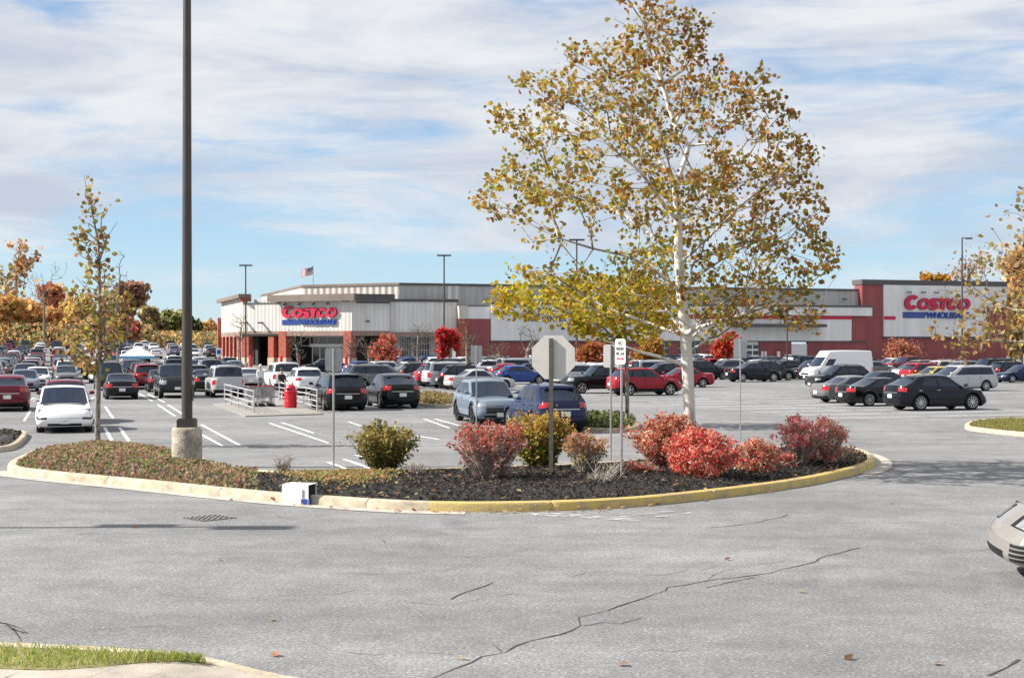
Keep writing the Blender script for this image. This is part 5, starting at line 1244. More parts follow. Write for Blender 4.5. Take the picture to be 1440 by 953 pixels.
for k, (dx, dy) in enumerate(((.4, 1.0), (1.9, 1.1), (-1.0, 1.2))):
    p = tp + Vector((dx, dy, 0)); tb = thing('pumpkin_bin', ['bin heaped with orange pumpkins under the middle of the tent', 'bin heaped with orange pumpkins at the right of the tent', 'bin heaped with orange pumpkins at the left of the tent'][k], 'produce bin', p, .3, 'pumpkin bins at the tent')
    b = MB(); b.box((0, 0, .45), (1.25, 1.1, .9)); b.build('crate', mat('brown_carton', (.30, .19, .11), .8), tb); b = MB()
    for _ in range(26):
        a_, r_ = random.uniform(0, 6.28), random.random() ** .5 * .5; b.lathe([(.001, -.13), (.14, -.1), (.19, 0), (.14, .1), (.001, .12)], 8, (r_ * math.cos(a_), r_ * math.sin(a_), .95 + (.5 - r_) * .5))
    o = b.build('pumpkin_heap', mat('pumpkin_orange', (.5, .16, .03), .5), tb, smooth=True); o['kind'] = 'stuff'

# ------------------------------------------------------------------ trees
def bark(name, c1, c2, scale, stretch=3.0, lo=.42, hi=.58):
    m = bpy.data.materials.new(name); N, Lk = nodes(m); b = N['Principled BSDF']; g = N.new('ShaderNodeTexCoord')
    mp = N.new('ShaderNodeMapping'); mp.inputs['Scale'].default_value = (stretch, stretch, 1); Lk.new(g.outputs['Object'], mp.inputs['Vector'])
    n = N.new('ShaderNodeTexNoise'); n.inputs['Scale'].default_value = scale; n.inputs['Detail'].default_value = 6; Lk.new(mp.outputs[0], n.inputs['Vector'])
    r = N.new('ShaderNodeValToRGB'); r.color_ramp.elements[0].position = lo; r.color_ramp.elements[1].position = hi; r.color_ramp.elements[0].color = (*c1, 1); r.color_ramp.elements[1].color = (*c2, 1)
    Lk.new(n.outputs['Fac'], r.inputs['Fac']); Lk.new(r.outputs['Color'], b.inputs['Base Color']); b.inputs['Roughness'].default_value = .85
    bp = N.new('ShaderNodeBump'); bp.inputs['Strength'].default_value = .5; bp.inputs['Distance'].default_value = .02; Lk.new(n.outputs['Fac'], bp.inputs['Height']); Lk.new(bp.outputs['Normal'], b.inputs['Normal']); return m
BSYC = bark('sycamore_bark', (.22, .19, .15), (.70, .67, .60), 2.6, 2.0, .30, .48); BTWIG = mat('twig_bark', (.12, .095, .07), .9); BGREY = bark('grey_bark', (.13, .11, .09), (.30, .27, .23), 5, 3); BMID = bark('sycamore_limb', (.20, .17, .13), (.46, .42, .36), 3, 2)
def grow(limbs, clusters, root_r, trunk_n, bend=.16, step=.45, wpath=.22, up=.5):
    """limbs: polylines of Vectors (first = trunk, the others start near an existing node). Every cluster is joined to the growing skeleton.
    returns nodes, parents, radii, tip ids"""
    Nd = []; Pa = []; Ln = []
    def add(p, par):
        Nd.append(Vector(p)); Pa.append(par); Ln.append(0 if par < 0 else Ln[par] + (Nd[par] - Vector(p)).length); return len(Nd) - 1
    for li, L in enumerate(limbs):
        if li == 0: cur = add(L[0], -1); pts = L[1:]
        else:
            A = np.array(Nd); d = np.linalg.norm(A - np.array(L[0]), axis=1); cur = int(d.argmin()); pts = L[1:]
        for p in pts:
            a = Nd[cur].copy(); p = Vector(p); k = max(1, int((p - a).length / step))
            for i in range(1, k + 1): cur = add(a.lerp(p, i / k) + (Vector((random.gauss(0, 1), random.gauss(0, 1), random.gauss(0, .6))) * .035 * step * 2 if i < k and li else Vector()), cur)
    nlimb = len(Nd); ntr = nlimb
    base = np.array(limbs[0][0]); order = sorted(range(len(clusters)), key=lambda i: min((Vector(clusters[i]) - q).length for q in Nd[::4]))
    tips = []; arr = np.zeros((len(Nd) + len(clusters) * 40, 3)); ln = np.zeros(len(arr)); arr[:len(Nd)] = np.array(Nd); ln[:len(Nd)] = Ln
    for i in order:
        c = np.array(clusters[i]); n = len(Nd); V_ = arr[:n]; dv = c - V_; d = np.linalg.norm(dv, axis=1)
        cost = d + wpath * ln[:n] + up * np.maximum(0, -dv[:, 2] + .15 * d) ; cost[:max(2, trunk_n)] += 50
        j = int(cost.argmin()); a = Nd[j].copy(); cv = Vector(c); k = max(1, min(30, int((cv - a).length / step))); off = Vector((random.gauss(0, 1), random.gauss(0, 1), -.6 - random.random())) * (cv - a).length * bend
        cur = j
        for q in range(1, k + 1):
            t = q / k; p = a.lerp(cv, t) + off * (t * (1 - t)) ; cur = add(p, cur); arr[len(Nd) - 1] = p; ln[len(Nd) - 1] = Ln[cur]
        tips.append(cur)
    cnt = np.zeros(len(Nd)); cnt[tips] += 1
    for i in range(len(Nd) - 1, 0, -1):
        if cnt[i] == 0: cnt[i] = .25
        cnt[Pa[i]] += cnt[i]
    return Nd, Pa, cnt, tips
def tree(name, label, limbs, clusters, r0, leaf_size, cols, nleaf, spread, cat='tree', group=None, wts=None, barks=(BGREY, BGREY, BTWIG), rmin=.005, expo=.5, trunk_n=3, step=.45, thin=.03, sides=6, colfn=None, elong=1.25, up=.5, bend=.16, min_r_draw=0, up_leaf=0.0, lobed=False, deco=None):
    base = Vector(limbs[0][0]); Nd, Pa, cnt, tips = grow(limbs, clusters, r0, trunk_n, step=step, up=up, bend=bend)
    tot = cnt[0]; R_ = np.maximum(rmin, r0 * (cnt / tot) ** expo)
    t = thing(name, label, cat, base, 0, group); b = MB()
    for i in range(1, len(Nd)):
        p = Pa[i]; r1, r2 = R_[p], R_[i]
        if p != 0 and r1 > r2 * 1.7: r1 = r2 * 1.5
        if r2 < min_r_draw: continue
        ns = 14 if r1 > .09 else sides if r1 > thin else 3
        m = 0 if r1 > .06 else 1 if r1 > thin else 2
        d = (Nd[i] - Nd[p]); e = d.normalized() * min(r2 * .3, d.length * .2)
        b.tube([Nd[p] - base - e, Nd[i] - base + e], [r1, r2], ns, m, cap=False)
    if Nd: b.tube([Vector((0, 0, -.12)), Vector((0, 0, .0)), Vector((0, 0, .22))], [r0 * 1.4, r0 * 1.25, r0 * 1.0], 14, 0, cap=False)
    if deco: b.tube([p - base for p in deco], [.045, .04, .034, .028, .02, .010][:len(deco)], 7, 1, cap=False)
    b.build('trunk', list(barks), t, smooth=True)
    if nleaf:
        P = []; C_ = []
        for tip in tips:
            c = np.array(Nd[tip] - base); k = max(1, int(RNG.poisson(nleaf))); q = c + RNG.normal(size=(k, 3)) * np.array(spread)
            P.append(q)
            cc = pick(cols if colfn is None else colfn(Nd[tip]), k, .3, wts if colfn is None else None); C_.append(cc * (1 + .18 * RNG.uniform(-1, 1)))
        P = np.concatenate(P); v, f, c = leaf_cards(P, leaf_size, np.clip(np.concatenate(C_), 0, 1), elong=elong, up=up_leaf, lobed=lobed)
        link('crown', tint_mesh('crown', v, f, c, LEAF), t)
    return t
def env_points(poly, Y, n, depth, fn=None, mid=None, edge=None):
    xs = [p[0] for p in poly]; ys = [p[1] for p in poly]; out = []; x0, x1, y0, y1 = min(xs), max(xs), min(ys), max(ys)
    while len(out) < n:
        x, y = random.uniform(x0, x1), random.uniform(y0, y1)
        if not in_poly(x, y, poly) or (fn and random.random() > fn(x, y)): continue
        # half depth follows how far the point is from the outline to left and right
        l = r_ = 0
        row = [xx for xx in np.arange(x0, x1, 6) if in_poly(xx, y, poly)]
        if not row: continue
        a, b_ = row[0], row[-1]; u = (x - (a + b_) / 2) / max(1, (b_ - a) / 2); hd = depth * (b_ - a) / (x1 - x0) * math.sqrt(max(.02, 1 - u * u))
        out.append(PX(x, y, Y + random.uniform(-1, 1) * hd))
    return out
# --- the big sycamore in the island
SY = 29.0
pl = [(915, -40), (960, -40), (985, 10), (1000, 30), (990, 62), (1008, 92), (1022, 98), (1038, 118), (1058, 84), (1082, 108), (1094, 132), (1110, 150), (1122, 172), (1128, 188), (1132, 204), (1150, 224), (1158, 244), (1166, 268), (1166, 300), (1150, 330), (1172, 352), (1194, 352), (1192, 372), (1166, 386), (1150, 404), (1162, 424), (1158, 446), (1142, 470), (1116, 462), (1098, 446), (1060, 452), (1020, 470), (990, 478), (955, 470), (920, 462), (880, 452), (842, 440), (800, 425), (752, 402), (726, 386), (704, 380), (698, 362), (716, 346), (706, 338), (728, 318), (700, 305), (676, 290), (666, 268), (690, 244), (706, 220), (734, 205), (700, 188), (690, 160), (708, 142), (744, 150), (728, 118), (736, 104), (772, 104), (778, 78), (800, 62), (828, 70), (850, 48), (880, 62), (862, 26), (880, 6), (862, -20), (890, -40)]
def syc_fn(x, y):
    v = 1.0
    if 700 < x < 880 and 300 < y < 372: v = .22                 # open gap at the lower left
    if 1105 < x < 1150 and 300 < y < 345: v = .5
    if 880 < x < 950 and 300 < y < 350: v = .55
    if abs(x - 968) < 26 and 195 < y < 240: v = .35
    if x < 940 and y > 395: v = .85
    if 1130 < x and 395 < y: v = .6
    return v
s = lambda x, y, dy=0: PX(x, y, SY + dy)
tb = flat(s(974, 484)); tb.z = zt(tb.x, tb.y) + .12
LM = [[tb, s(972, 610), s(970, 587), s(967, 520), s(964, 470), s(958, 410), s(955, 370), s(953, 309), s(950, 265), s(957, 242), s(965, 220), s(968, 205)],
      [s(968, 205), s(957, 190), s(949, 176, .1), s(931, 119, .2), s(916, 79, .3), s(906, 35, .3), s(915, -35, .2)], [s(968, 205), s(978, 192), s(988, 176, -.4), s(1000, 140, -.6), s(1008, 100, -.6)],
      [s(957, 404), s(922, 381, -.5), s(887, 362, -1), s(834, 350, -1.6), s(785, 335, -2.0), s(741, 304, -2.2), s(700, 280, -2.2)], [s(955, 372), s(930, 342, .6), s(898, 315, 1.3), s(850, 290, 1.9), s(790, 262, 2.1), s(735, 232, 2.2)],
      [s(953, 330), s(935, 290, -.6), s(900, 240, -1.5), s(850, 200, -1.9), s(790, 160, -1.8), s(745, 135, -1.6)], [s(950, 280), s(925, 225, .8), s(890, 170, 1.6), s(840, 110, 1.6), s(795, 85, 1.4)],
      [s(958, 415), s(985, 385, 1), s(1030, 355, 1.8), s(1090, 330, 2.3), s(1140, 300, 2.3)], [s(955, 372), s(990, 340, -.8), s(1040, 290, -1.6), s(1090, 250, -1.9), s(1130, 215, -1.9)], [s(954, 330), s(985, 280, .8), s(1030, 225, 1.5), s(1075, 170, 1.5), s(1098, 140, 1.3)],
      [s(965, 466), s(978, 462, -.5), s(1001, 455, -1), s(1050, 440, -1.6), s(1088, 428, -2), s(1155, 421, -2.2), s(1185, 372, -2.2)], [s(961, 440), s(930, 424, 1), s(880, 405, 1.6), s(810, 392, 2), s(740, 378, 2.2)],
      [s(965, 480), s(941, 465, .3), s(905, 452, .6), s(850, 432, 1)], [s(965, 500), s(972, 478, .8), s(1000, 436, 1.6), s(1050, 410, 2.4), s(1110, 440, 2.6)], [s(950, 300), s(946, 250, -1.4), s(930, 190, -2.4), s(900, 130, -2.6)], [s(953, 350), s(958, 300, 1.4), s(975, 240, 2.4), s(1000, 180, 2.6)]]
LOWB = [s(967, 516), s(950, 509, -.3), s(925, 501, -.7), s(900, 495, -1.0), s(876, 486, -1.2), s(850, 479, -1.4)]
cl = env_points(pl, SY, 1060, 3.3, syc_fn)
YG = [(0.447, 0.361, 0.026), (0.344, 0.310, 0.039), (0.206, 0.224, 0.043), (0.499, 0.318, 0.034), (0.396, 0.224, 0.043)]; BR = [(0.361, 0.189, 0.043), (0.284, 0.120, 0.030), (0.430, 0.258, 0.052), (0.206, 0.181, 0.043), (0.396, 0.146, 0.034), (0.327, 0.275, 0.052)]
OC = [(0.447, 0.301, 0.043), (0.344, 0.267, 0.043), (0.404, 0.206, 0.043), (0.215, 0.215, 0.043), (0.292, 0.146, 0.034)]
def syc_col(p):
    px = CX + F * p.x / p.y; py = HY + F * (CAMH - p.z) / p.y
    k = (px - 700) / 480 * .55 + (400 - py) / 440 * .45 + random.uniform(-.3, .3)
    return YG if k < .25 else OC if k < .52 else BR
tree('sycamore_tree', 'tall sycamore with a white trunk and yellow brown leaves in the island', LM, cl, .118, .076, None, 11.0, (.105, .105, .09), barks=(BSYC, BSYC, BMID), rmin=.005, expo=.44, trunk_n=8, colfn=syc_col, thin=.03, elong=1.15, lobed=True, deco=LOWB)
# --- yellow sapling behind it in the small island
Y2 = G(880, 600).y; s = lambda x, y, dy=0: PX(x, y, Y2 + dy); b0 = flat(s(882, 484)); b0.z = zt(b0.x, b0.y) + .1
pl2 = [(690, 420), (700, 402), (740, 408), (770, 396), (830, 392), (880, 388), (925, 395), (945, 425), (935, 455), (905, 478), (880, 470), (850, 476), (812, 470), (790, 455), (760, 446), (735, 448), (700, 440)]
L2 = [[b0, s(882, 560), s(881, 500), s(880, 470), s(878, 440), s(874, 410)], [s(881, 490), s(850, 462, -.5), s(800, 440, -1), s(740, 428, -1.4)], [s(880, 475), s(905, 455, .6), s(930, 430, 1)], [s(880, 480), s(862, 450, 1), s(830, 420, 1.6)]]
tree('young_tree', 'young tree with bright yellow leaves behind the no parking sign', L2, env_points(pl2, Y2, 330, 2.6), .075, .17, [(.50, .38, .02), (.40, .34, .03), (.52, .30, .03), (.28, .27, .04)], 6.5, (.22, .22, .16), wts=[5, 3, 2, 1.5], barks=(BGREY, BGREY, BTWIG), trunk_n=5, rmin=.007, thin=.03, lobed=True)
# --- slim leaning tree on the left
Y3 = G(137, 628).y; s = lambda x, y, dy=0: PX(x, y, Y3 + dy); b0 = flat(s(137, 484)); b0.z = zt(b0.x, b0.y) + .12
L3 = [[b0, s(137, 600), s(138, 540), s(141, 470), s(140, 400), s(138, 340), s(130, 300), s(121, 262), s(118, 246)], [s(141, 505), s(158, 490), s(175, 480, .3), s(203, 471, .6)], [s(139, 430), s(120, 405), s(108, 390)], [s(138, 370), s(150, 335), s(165, 312)], [s(140, 480), s(115, 445, -.5), s(98, 415, -.7)], [s(140, 440), s(165, 410, .4), s(180, 380, .5)]]
pl3 = [(104, 270), (118, 246), (134, 248), (131, 268), (140, 280), (152, 292), (156, 310), (146, 330), (158, 350), (154, 380), (148, 398), (120, 395), (112, 370), (98, 345), (106, 318), (116, 300), (104, 286)]
pl3b = [(92, 400), (150, 395), (186, 420), (192, 450), (178, 480), (150, 500), (130, 530), (100, 525), (88, 505), (86, 470), (95, 440)]
tree('slim_tree', 'slim leaning tree with sparse leaves rising from the ground cover on the left', L3, env_points(pl3, Y3, 62, .8) + env_points(pl3b, Y3, 165, 1.2), .085, .125, [(.34, .28, .07), (.22, .20, .06), (.40, .25, .08), (.30, .17, .07), (.48, .38, .07), (.36, .2, .1)], 3.3, (.12, .12, .11), barks=(BGREY, BGREY, BTWIG), trunk_n=6, rmin=.006, thin=.02, expo=.42, lobed=True)
# --- tree reaching in from the right edge
Y4 = 50.0; s = lambda x, y, dy=0: PX(x, y, Y4 + dy); b0 = flat(s(1500, 484)); b0.z = zt(b0.x, b0.y) + .1
pl4 = [(1440, 286), (1420, 300), (1402, 296), (1388, 318), (1405, 345), (1372, 352), (1362, 372), (1392, 392), (1352, 396), (1310, 405), (1318, 425), (1350, 440), (1338, 462), (1300, 452), (1312, 478), (1345, 485), (1338, 505), (1370, 500), (1400, 490), (1440, 498), (1560, 500), (1640, 420), (1620, 300), (1560, 190), (1500, 180), (1460, 240)]
L4 = [[b0, s(1498, 560), s(1496, 480), s(1492, 400), s(1490, 320), s(1495, 240)], [s(1496, 470), s(1450, 445, -.5), s(1405, 425, -1), s(1360, 410, -1.2), s(1318, 408, -1.3)], [s(1492, 420), s(1450, 380, .5), s(1410, 355, 1), s(1385, 340, 1)], [s(1497, 500), s(1440, 480, .8), s(1380, 478, 1.2), s(1310, 470, 1.4)], [s(1494, 360), s(1460, 320, -.6), s(1430, 300, -1)], [s(1492, 380), s(1540, 330, .6), s(1580, 280, 1)], [s(1494, 440), s(1550, 400, -.6), s(1610, 380, -.8)]]
def r_fn(x, y): return 1.0 if y > 440 or x > 1440 else .42
tree('sycamore_tree', 'sparse sycamore whose pale limbs reach in from the right photo edge', L4, env_points(pl4, Y4, 520, 3.0, r_fn), .15, .15, [(.42, .27, .08), (.33, .19, .07), (.40, .32, .10), (.25, .15, .06), (.44, .33, .18)], 4.6, (.26, .26, .2), barks=(BSYC, BMID, BTWIG), trunk_n=6, rmin=.009, thin=.03, step=.7, lobed=True)
# --- wood edges and single trees far off
def far_tree(px, top, base, hw, Y, cols, label, n=130, size=.9, nleaf=14, group=None, bare=False, name=None, lowest=.25, rad=.3, spread=None):
    P = flat(PX(px, 484, Y)); P.z = zt(P.x, P.y) - .1; ztop = zy(top, P); zb = zy(base, P); H = ztop - P.z; w = hw / F * Y; lo = max(P.z + .6, P.z + H * lowest)
    cl = []
    lobes = [(random.uniform(-.55, .55) * w, random.uniform(-.5, .5) * w, random.uniform(.2, .92), random.uniform(.35, .6)) for _ in range(7)]
    while len(cl) < n:
        lx, ly, lz, lr = random.choice(lobes); v = Vector((random.gauss(0, 1), random.gauss(0, 1), random.gauss(0, 1))).normalized() * random.random() ** .4 * lr
        c = Vector((P.x + lx + v.x * w, P.y + ly + v.y * w, lo + (ztop - lo) * min(1.0, max(0, lz + v.z * .42))))
        cl.append(c)
    k = H / 6
    limbs = [[P, P + Vector((0, 0, H * .2)), P + Vector((random.uniform(-.3, .3), 0, H * .5)), P + Vector((random.uniform(-.5, .5), 0, H * .8))]]
    kk = .12 if Y > 200 else .17; sp = spread or (w * kk, w * kk, w * kk)
    return tree(name or ('bare_tree' if bare else 'autumn_tree'), label, limbs, cl, rad, size, cols, 0 if bare else nleaf, sp, group=group, trunk_n=2, step=H / 9, thin=.09, rmin=.02 if not bare else .010 * Y / 90, sides=5, expo=.5, min_r_draw=0 if bare else .045, bend=.07 if bare else .16, barks=(BGREY, BGREY, BTWIG))
OR_ = [(0.776, 0.381, 0.151), (0.671, 0.447, 0.157), (0.559, 0.269, 0.124)]; YE = [(0.800, 0.598, 0.203), (0.654, 0.523, 0.207), (0.664, 0.402, 0.164)]; GN = [(0.130, 0.169, 0.052), (0.208, 0.208, 0.065), (0.091, 0.117, 0.039)]; BN = [(0.370, 0.242, 0.141), (0.464, 0.311, 0.171), (0.265, 0.189, 0.112)]; RD = [(0.485, 0.131, 0.100), (0.401, 0.158, 0.117), (0.542, 0.207, 0.146)]; PK = [(0.442, 0.182, 0.156), (0.364, 0.156, 0.117)]; YGN = [(0.461, 0.413, 0.169), (0.344, 0.344, 0.150), (0.577, 0.480, 0.187)]
TG = 'autumn trees along the far left edge of the car park'
FT = [(-22, 352, 44, 330, BN + YGN, 'brown and green tree at the left photo edge, tallest of the wood there', 95), (22, 346, 30, 345, BN + OR_, 'loose brown orange tree near the left photo edge', 60), (10, 420, 34, 315, OR_ + YE, 'low orange tree under the brown trees at the left edge', 150),
      (44, 428, 28, 318, YE + OR_, 'golden tree under the bare tree on the far left', 150), (80, 402, 24, 330, RD + OR_, 'red orange tree just right of the bare tree', 150), (76, 440, 26, 316, OR_, 'bright orange low tree left of the slim leaning tree', 150), (108, 412, 24, 324, YE, 'yellow tree right behind the slim leaning tree', 150),
      (128, 440, 26, 312, YE + BN, 'yellow brown low tree behind the slim trunk', 150), (160, 420, 24, 322, YGN + BN, 'olive green tree right of the slim leaning trunk', 150), (184, 402, 24, 330, PK + BN, 'pinkish brown tree left of the thick lamp post', 150), (178, 446, 26, 300, RD + PK, 'dark red low tree above the white tent', 150),
      (208, 436, 18, 326, BN + YGN, 'brown olive tree right of the pinkish tree', 120), (226, 452, 16, 360, GN + BN, 'small dark green tree left of the thick lamp post', 110), (242, 438, 19, 365, GN + YGN, 'grey green tree close to the thick lamp post on its left', 130), (272, 446, 14, 365, GN, 'dark green tree close right of the thick lamp post', 120),
      (290, 452, 13, 372, YE + OR_, 'yellow tree between the lamp post and the store corner', 100), (302, 448, 12, 380, OR_ + RD, 'orange tree next to the left corner of the store', 100), (256, 452, 14, 380, GN + BN, 'green brown tree hidden behind the thick lamp post', 100), (-60, 380, 40, 320, OR_ + BN, 'orange brown tree just beyond the left photo edge', 90)]
for px, top, hw, Y, cols, lab, n in FT: far_tree(px, top, 490, hw, Y, cols, lab, n, .85 if n < 100 else .95, 11 if n < 100 else 15, TG, rad=.35, lowest=.06)
UG = []
for _ in range(20000):
    px = random.uniform(-80, 312); Y = random.uniform(300, 400); P = flat(PX(px, 484, Y)); UG.append((P.x, P.y, zt(P.x, P.y) + random.random() ** 1.3 * (5.2 if px < 215 else 3.4)))
v, f, c = leaf_cards(np.array(UG), .7, pick(BN + OR_ + YGN + GN, len(UG), .35)); struct(link('undergrowth', tint_mesh('undergrowth', v, f, c, LEAF)), 'stuff')
far_tree(62, 368, 490, 30, 300, None, 'bare grey tree with a spreading crown in the wood on the left', 260, group=TG, bare=True, rad=.22)
far_tree(166, 352, 490, 20, 150, None, 'bare tree with upright twigs right of the slim leaning tree', 90, bare=True, rad=.14, lowest=.4)
RT = [(1312, 378, 30, 290, [(.50, .27, .03), (.44, .20, .03)], 'golden orange treetop above the roof of the red block', 110), (1425, 360, 34, 250, BN + YE, 'tan autumn tree beside the right end of the red block', 190), (1462, 330, 40, 240, BN + OR_, 'brown autumn tree at the right photo edge behind the lot', 170), (1436, 430, 30, 225, YE + BN, 'low yellow brown tree at the right end of the store', 150), (1500, 380, 40, 220, BN, 'brown tree just beyond the right photo edge', 90)]
for px, top, hw, Y, cols, lab, n in RT: far_tree(px, top, 490, hw, Y, cols, lab, n, .75, 14, 'autumn trees behind the right end of the store', rad=.3, lowest=.1)
far_tree(1362, 345, 490, 32, 285, BN, 'nearly bare tree with a few brown leaves above the red block', 190, .5, 1.6, 'autumn trees behind the right end of the store', rad=.35, lowest=.55)
# small trees in front of the store
for px, top, hw, Y, lab in ((338, 436, 26, 150, 'bare tree before the left corner of the store entrance'), (492, 452, 22, 140, 'bare tree at the right pier of the store entrance'), (588, 446, 26, 135, 'bare tree in front of the store windows'), (657, 448, 22, 100, 'bare tree with a pale trunk left of the grey blue suv'), (420, 462, 22, 150, 'low bare tree in front of the glass doors'), (700, 470, 24, 130, 'bare tree in front of the red wall, left of the stop sign'), (745, 455, 24, 128, 'bare tree in front of the red wall, just left of the stop sign'), (520, 470, 18, 138, 'bare tree beside the red leaved tree by the entrance')):
    far_tree(px, top, 520, hw, Y, None, lab, 230, group='bare trees in front of the store', bare=True, rad=.13, lowest=.3)
for px, top, base, hw, Y, cols, lab in ((543, 475, 510, 21, 132, RD + [(.5, .12, .06)], 'red orange leaved tree right of the store entrance'), (629, 466, 505, 18, 134, [(.55, .03, .04), (.45, .02, .03), (.5, .10, .05)], 'bright red leaved tree in front of the store windows'), (1018, 472, 505, 20, 142, [(.58, .07, .04), (.5, .04, .03), (.55, .16, .08)], 'bright red tree in front of the tire center garage doors'),
                                  (1272, 480, 505, 26, 150, [(.50, .20, .12), (.42, .17, .10)], 'salmon leaved tree in front of the red block'), (832, 484, 510, 24, 120, [(.44, .13, .05), (.36, .11, .06), (.46, .2, .06)], 'russet leaved tree right behind the stop sign'), (912, 470, 505, 22, 125, [(.42, .2, .04), (.36, .16, .05), (.45, .3, .05)], 'orange brown leaved tree left of the sycamore trunk')):
    far_tree(px, top, base, hw, Y, cols, lab, 110, .26, 16, 'leafy small trees in front of the store', rad=.1, lowest=.28)

# ------------------------------------------------------------------ bushes in the island
def bush(px, base, top, hw, label, cols, n, size=.045, stems=60, stemc=None, shape=None, wts=None, topcols=None, toph=.6, dens=None, flat_top=.0, Yd=0, sprigs=0):
    P = flat(G(px, base)); P.z = zt(P.x, P.y) + .13; H = zy(top, P) - P.z; w = hw / F * P.y
    t = thing('bush', label, 'bush', P, 0, 'bushes in the planted island')
    shape = shape or [(0, .45), (.25, .72), (.55, 1.0), (.8, .95), (.93, .78), (1, .5)]
    ph = [random.uniform(0, 6.28) for _ in range(6)]
    def rad(a, h): return w * interp(shape, h) * (1 + .07 * math.sin(3 * a + ph[0] + 3 * h) + .06 * math.sin(5 * a + ph[1] - 6 * h) + .05 * math.sin(9 * a + ph[2] + 9 * h))
    pts, hs, tipsB = [], [], []
    n = int(n * 1.15); K_ = max(24, int(n / 20))
    while len(tipsB) < K_:
        h = random.random() ** .75; a = random.uniform(0, 2 * PI)
        if dens and random.random() > dens(h): continue
        r = rad(a, h) * (random.random() ** .34) * random.uniform(.78, 1.14)
        if h > .88: r = rad(a, h) * random.random() ** .5
        tipsB.append((r * math.cos(a), r * math.sin(a) * .85, max(.05, H * (h + .06 * math.sin(7 * a + ph[3]) * (h > .5)) * random.uniform(.96, 1.05)), h))
    tf = []; tfac = [random.uniform(.62, 1.3) for _ in tipsB]
    while len(pts) < n:
        ti = random.randrange(len(tipsB)); x, y, z, h = tipsB[ti]; tf.append(tfac[ti]); q = random.random() ** 2 * .34
        pts.append((x * (1 - q) + random.gauss(0, .042), y * (1 - q) + random.gauss(0, .042), max(.03, z * (1 - q * .6) + random.gauss(0, .042)))); hs.append(h)
    Cc = pick(cols, n, .32, wts)
    if topcols:
        m = np.array(hs) + RNG.normal(0, .1, n) > toph; Cc[m] = pick(topcols, int(m.sum()), .3)
    Cc *= np.array(tf)[:, None]
    for _ in range(sprigs):
        a = random.uniform(0, 6.28); r = w * random.random() * .5; x0, y0 = r * math.cos(a) - w * .15, r * math.sin(a)
        L_ = H * random.uniform(.12, .38); lean = random.uniform(-.3, .3)
        for k in range(26): q = random.random(); pts.append((x0 + lean * q * L_ + random.gauss(0, .02), y0 + random.gauss(0, .02), H * .93 + q * L_)); Cc = np.vstack([Cc, pick(cols, 1, .3)])
    v, f, c = leaf_cards(np.array(pts), size * .86, np.clip(Cc * 1.32, 0, .86), up=.15, jitter=.5); link('foliage', tint_mesh('foliage', v, f, c, LEAF), t)
    b = MB()
    for _ in range(stems):
        e = Vector(random.choice(tipsB)[:3]); s0 = Vector((random.gauss(0, .05), random.gauss(0, .05), -.05)); m_ = s0.lerp(e, .5) + Vector((random.gauss(0, .04), random.gauss(0, .04), -.02)); b.tube([s0, m_, e], [.011, .007, .003], 3, 0, cap=False)
        for _k in range(3):
            q = m_.lerp(e, random.random()); b.tube([q, q + Vector((random.gauss(0, .09), random.gauss(0, .09), random.uniform(.04, .16)))], [.005, .002], 3, 0, cap=False)
    b.build('stems', stemc or BTWIG, t)
PALE = mat('pale_twigs', (.36, .30, .27), .9); GRYT = mat('grey_twigs', (.30, .27, .23), .9)
OVAL = [(0, .25), (.2, .6), (.45, .92), (.7, 1), (.88, .85), (1, .45)]; VASE = [(0, .22), (.2, .5), (.5, .85), (.8, 1), (.93, .9), (1, .6)]
bush(541, 675, 603, 46, 'round green bush with upright sprigs, leftmost in the island', [(.11, .13, .03), (.17, .17, .04), (.24, .20, .06), (.06, .075, .02), (.22, .13, .05)], 5200, .05, 70, shape=VASE, topcols=[(.30, .26, .08), (.28, .18, .07), (.2, .2, .06)], toph=.72, sprigs=7)
bush(690, 687, 600, 54, 'bush with pale bare twigs below and dusty red leaves on top', [(.34, .22, .19), (.30, .15, .12), (.36, .08, .06), (.42, .34, .30)], 4200, .042, 420, PALE, shape=[(0, .35), (.25, .66), (.6, .95), (.85, 1), (.95, .85), (1, .6)], topcols=[(.38, .07, .05), (.44, .12, .07), (.36, .17, .12)], toph=.70, dens=lambda h: 1 if h > .68 else .42)
bush(757, 668, 583, 53, 'yellow and olive rounded bush behind the stop sign post', [(.20, .19, .03), (.11, .12, .02), (.30, .24, .04), (.08, .08, .02)], 5600, .055, 60, shape=[(0, .3), (.18, .5), (.4, .8), (.65, 1), (.85, .93), (1, .55)], topcols=[(.40, .28, .06), (.42, .22, .07), (.30, .26, .06)], toph=.6)
bush(822, 678, 611, 34, 'small thin bush with russet top right of the stop sign post', [(.30, .26, .12), (.36, .24, .12), (.24, .2, .1)], 1700, .042, 120, GRYT, shape=[(0, .3), (.3, .5), (.55, .85), (.75, 1), (.92, .85), (1, .5)], topcols=[(.40, .13, .08), (.36, .20, .09), (.42, .28, .14)], toph=.66, dens=lambda h: 1 if h > .5 else .22)
RB = [(.66, .14, .12), (.68, .23, .16), (.58, .28, .16), (.54, .09, .075), (.70, .45, .36)]
bush(938, 668, 586, 54, 'rust red bush in front of the sycamore trunk, taller back one of the pair', RB + [(.40, .2, .12), (.3, .22, .12)], 5000, .05, 80, GRYT, shape=OVAL, topcols=[(.42, .15, .09), (.40, .08, .06), (.40, .24, .14)], toph=.66)
bush(985, 683, 606, 58, 'vivid red bush in front of the sycamore, widest in the island', RB + [(.58, .08, .07), (.6, .3, .2)], 5400, .05, 80, GRYT, shape=[(0, .55), (.25, .85), (.5, 1), (.75, .9), (.9, .7), (1, .4)], wts=[4, 3, 2, 2, 1.6, 3, 1.4])
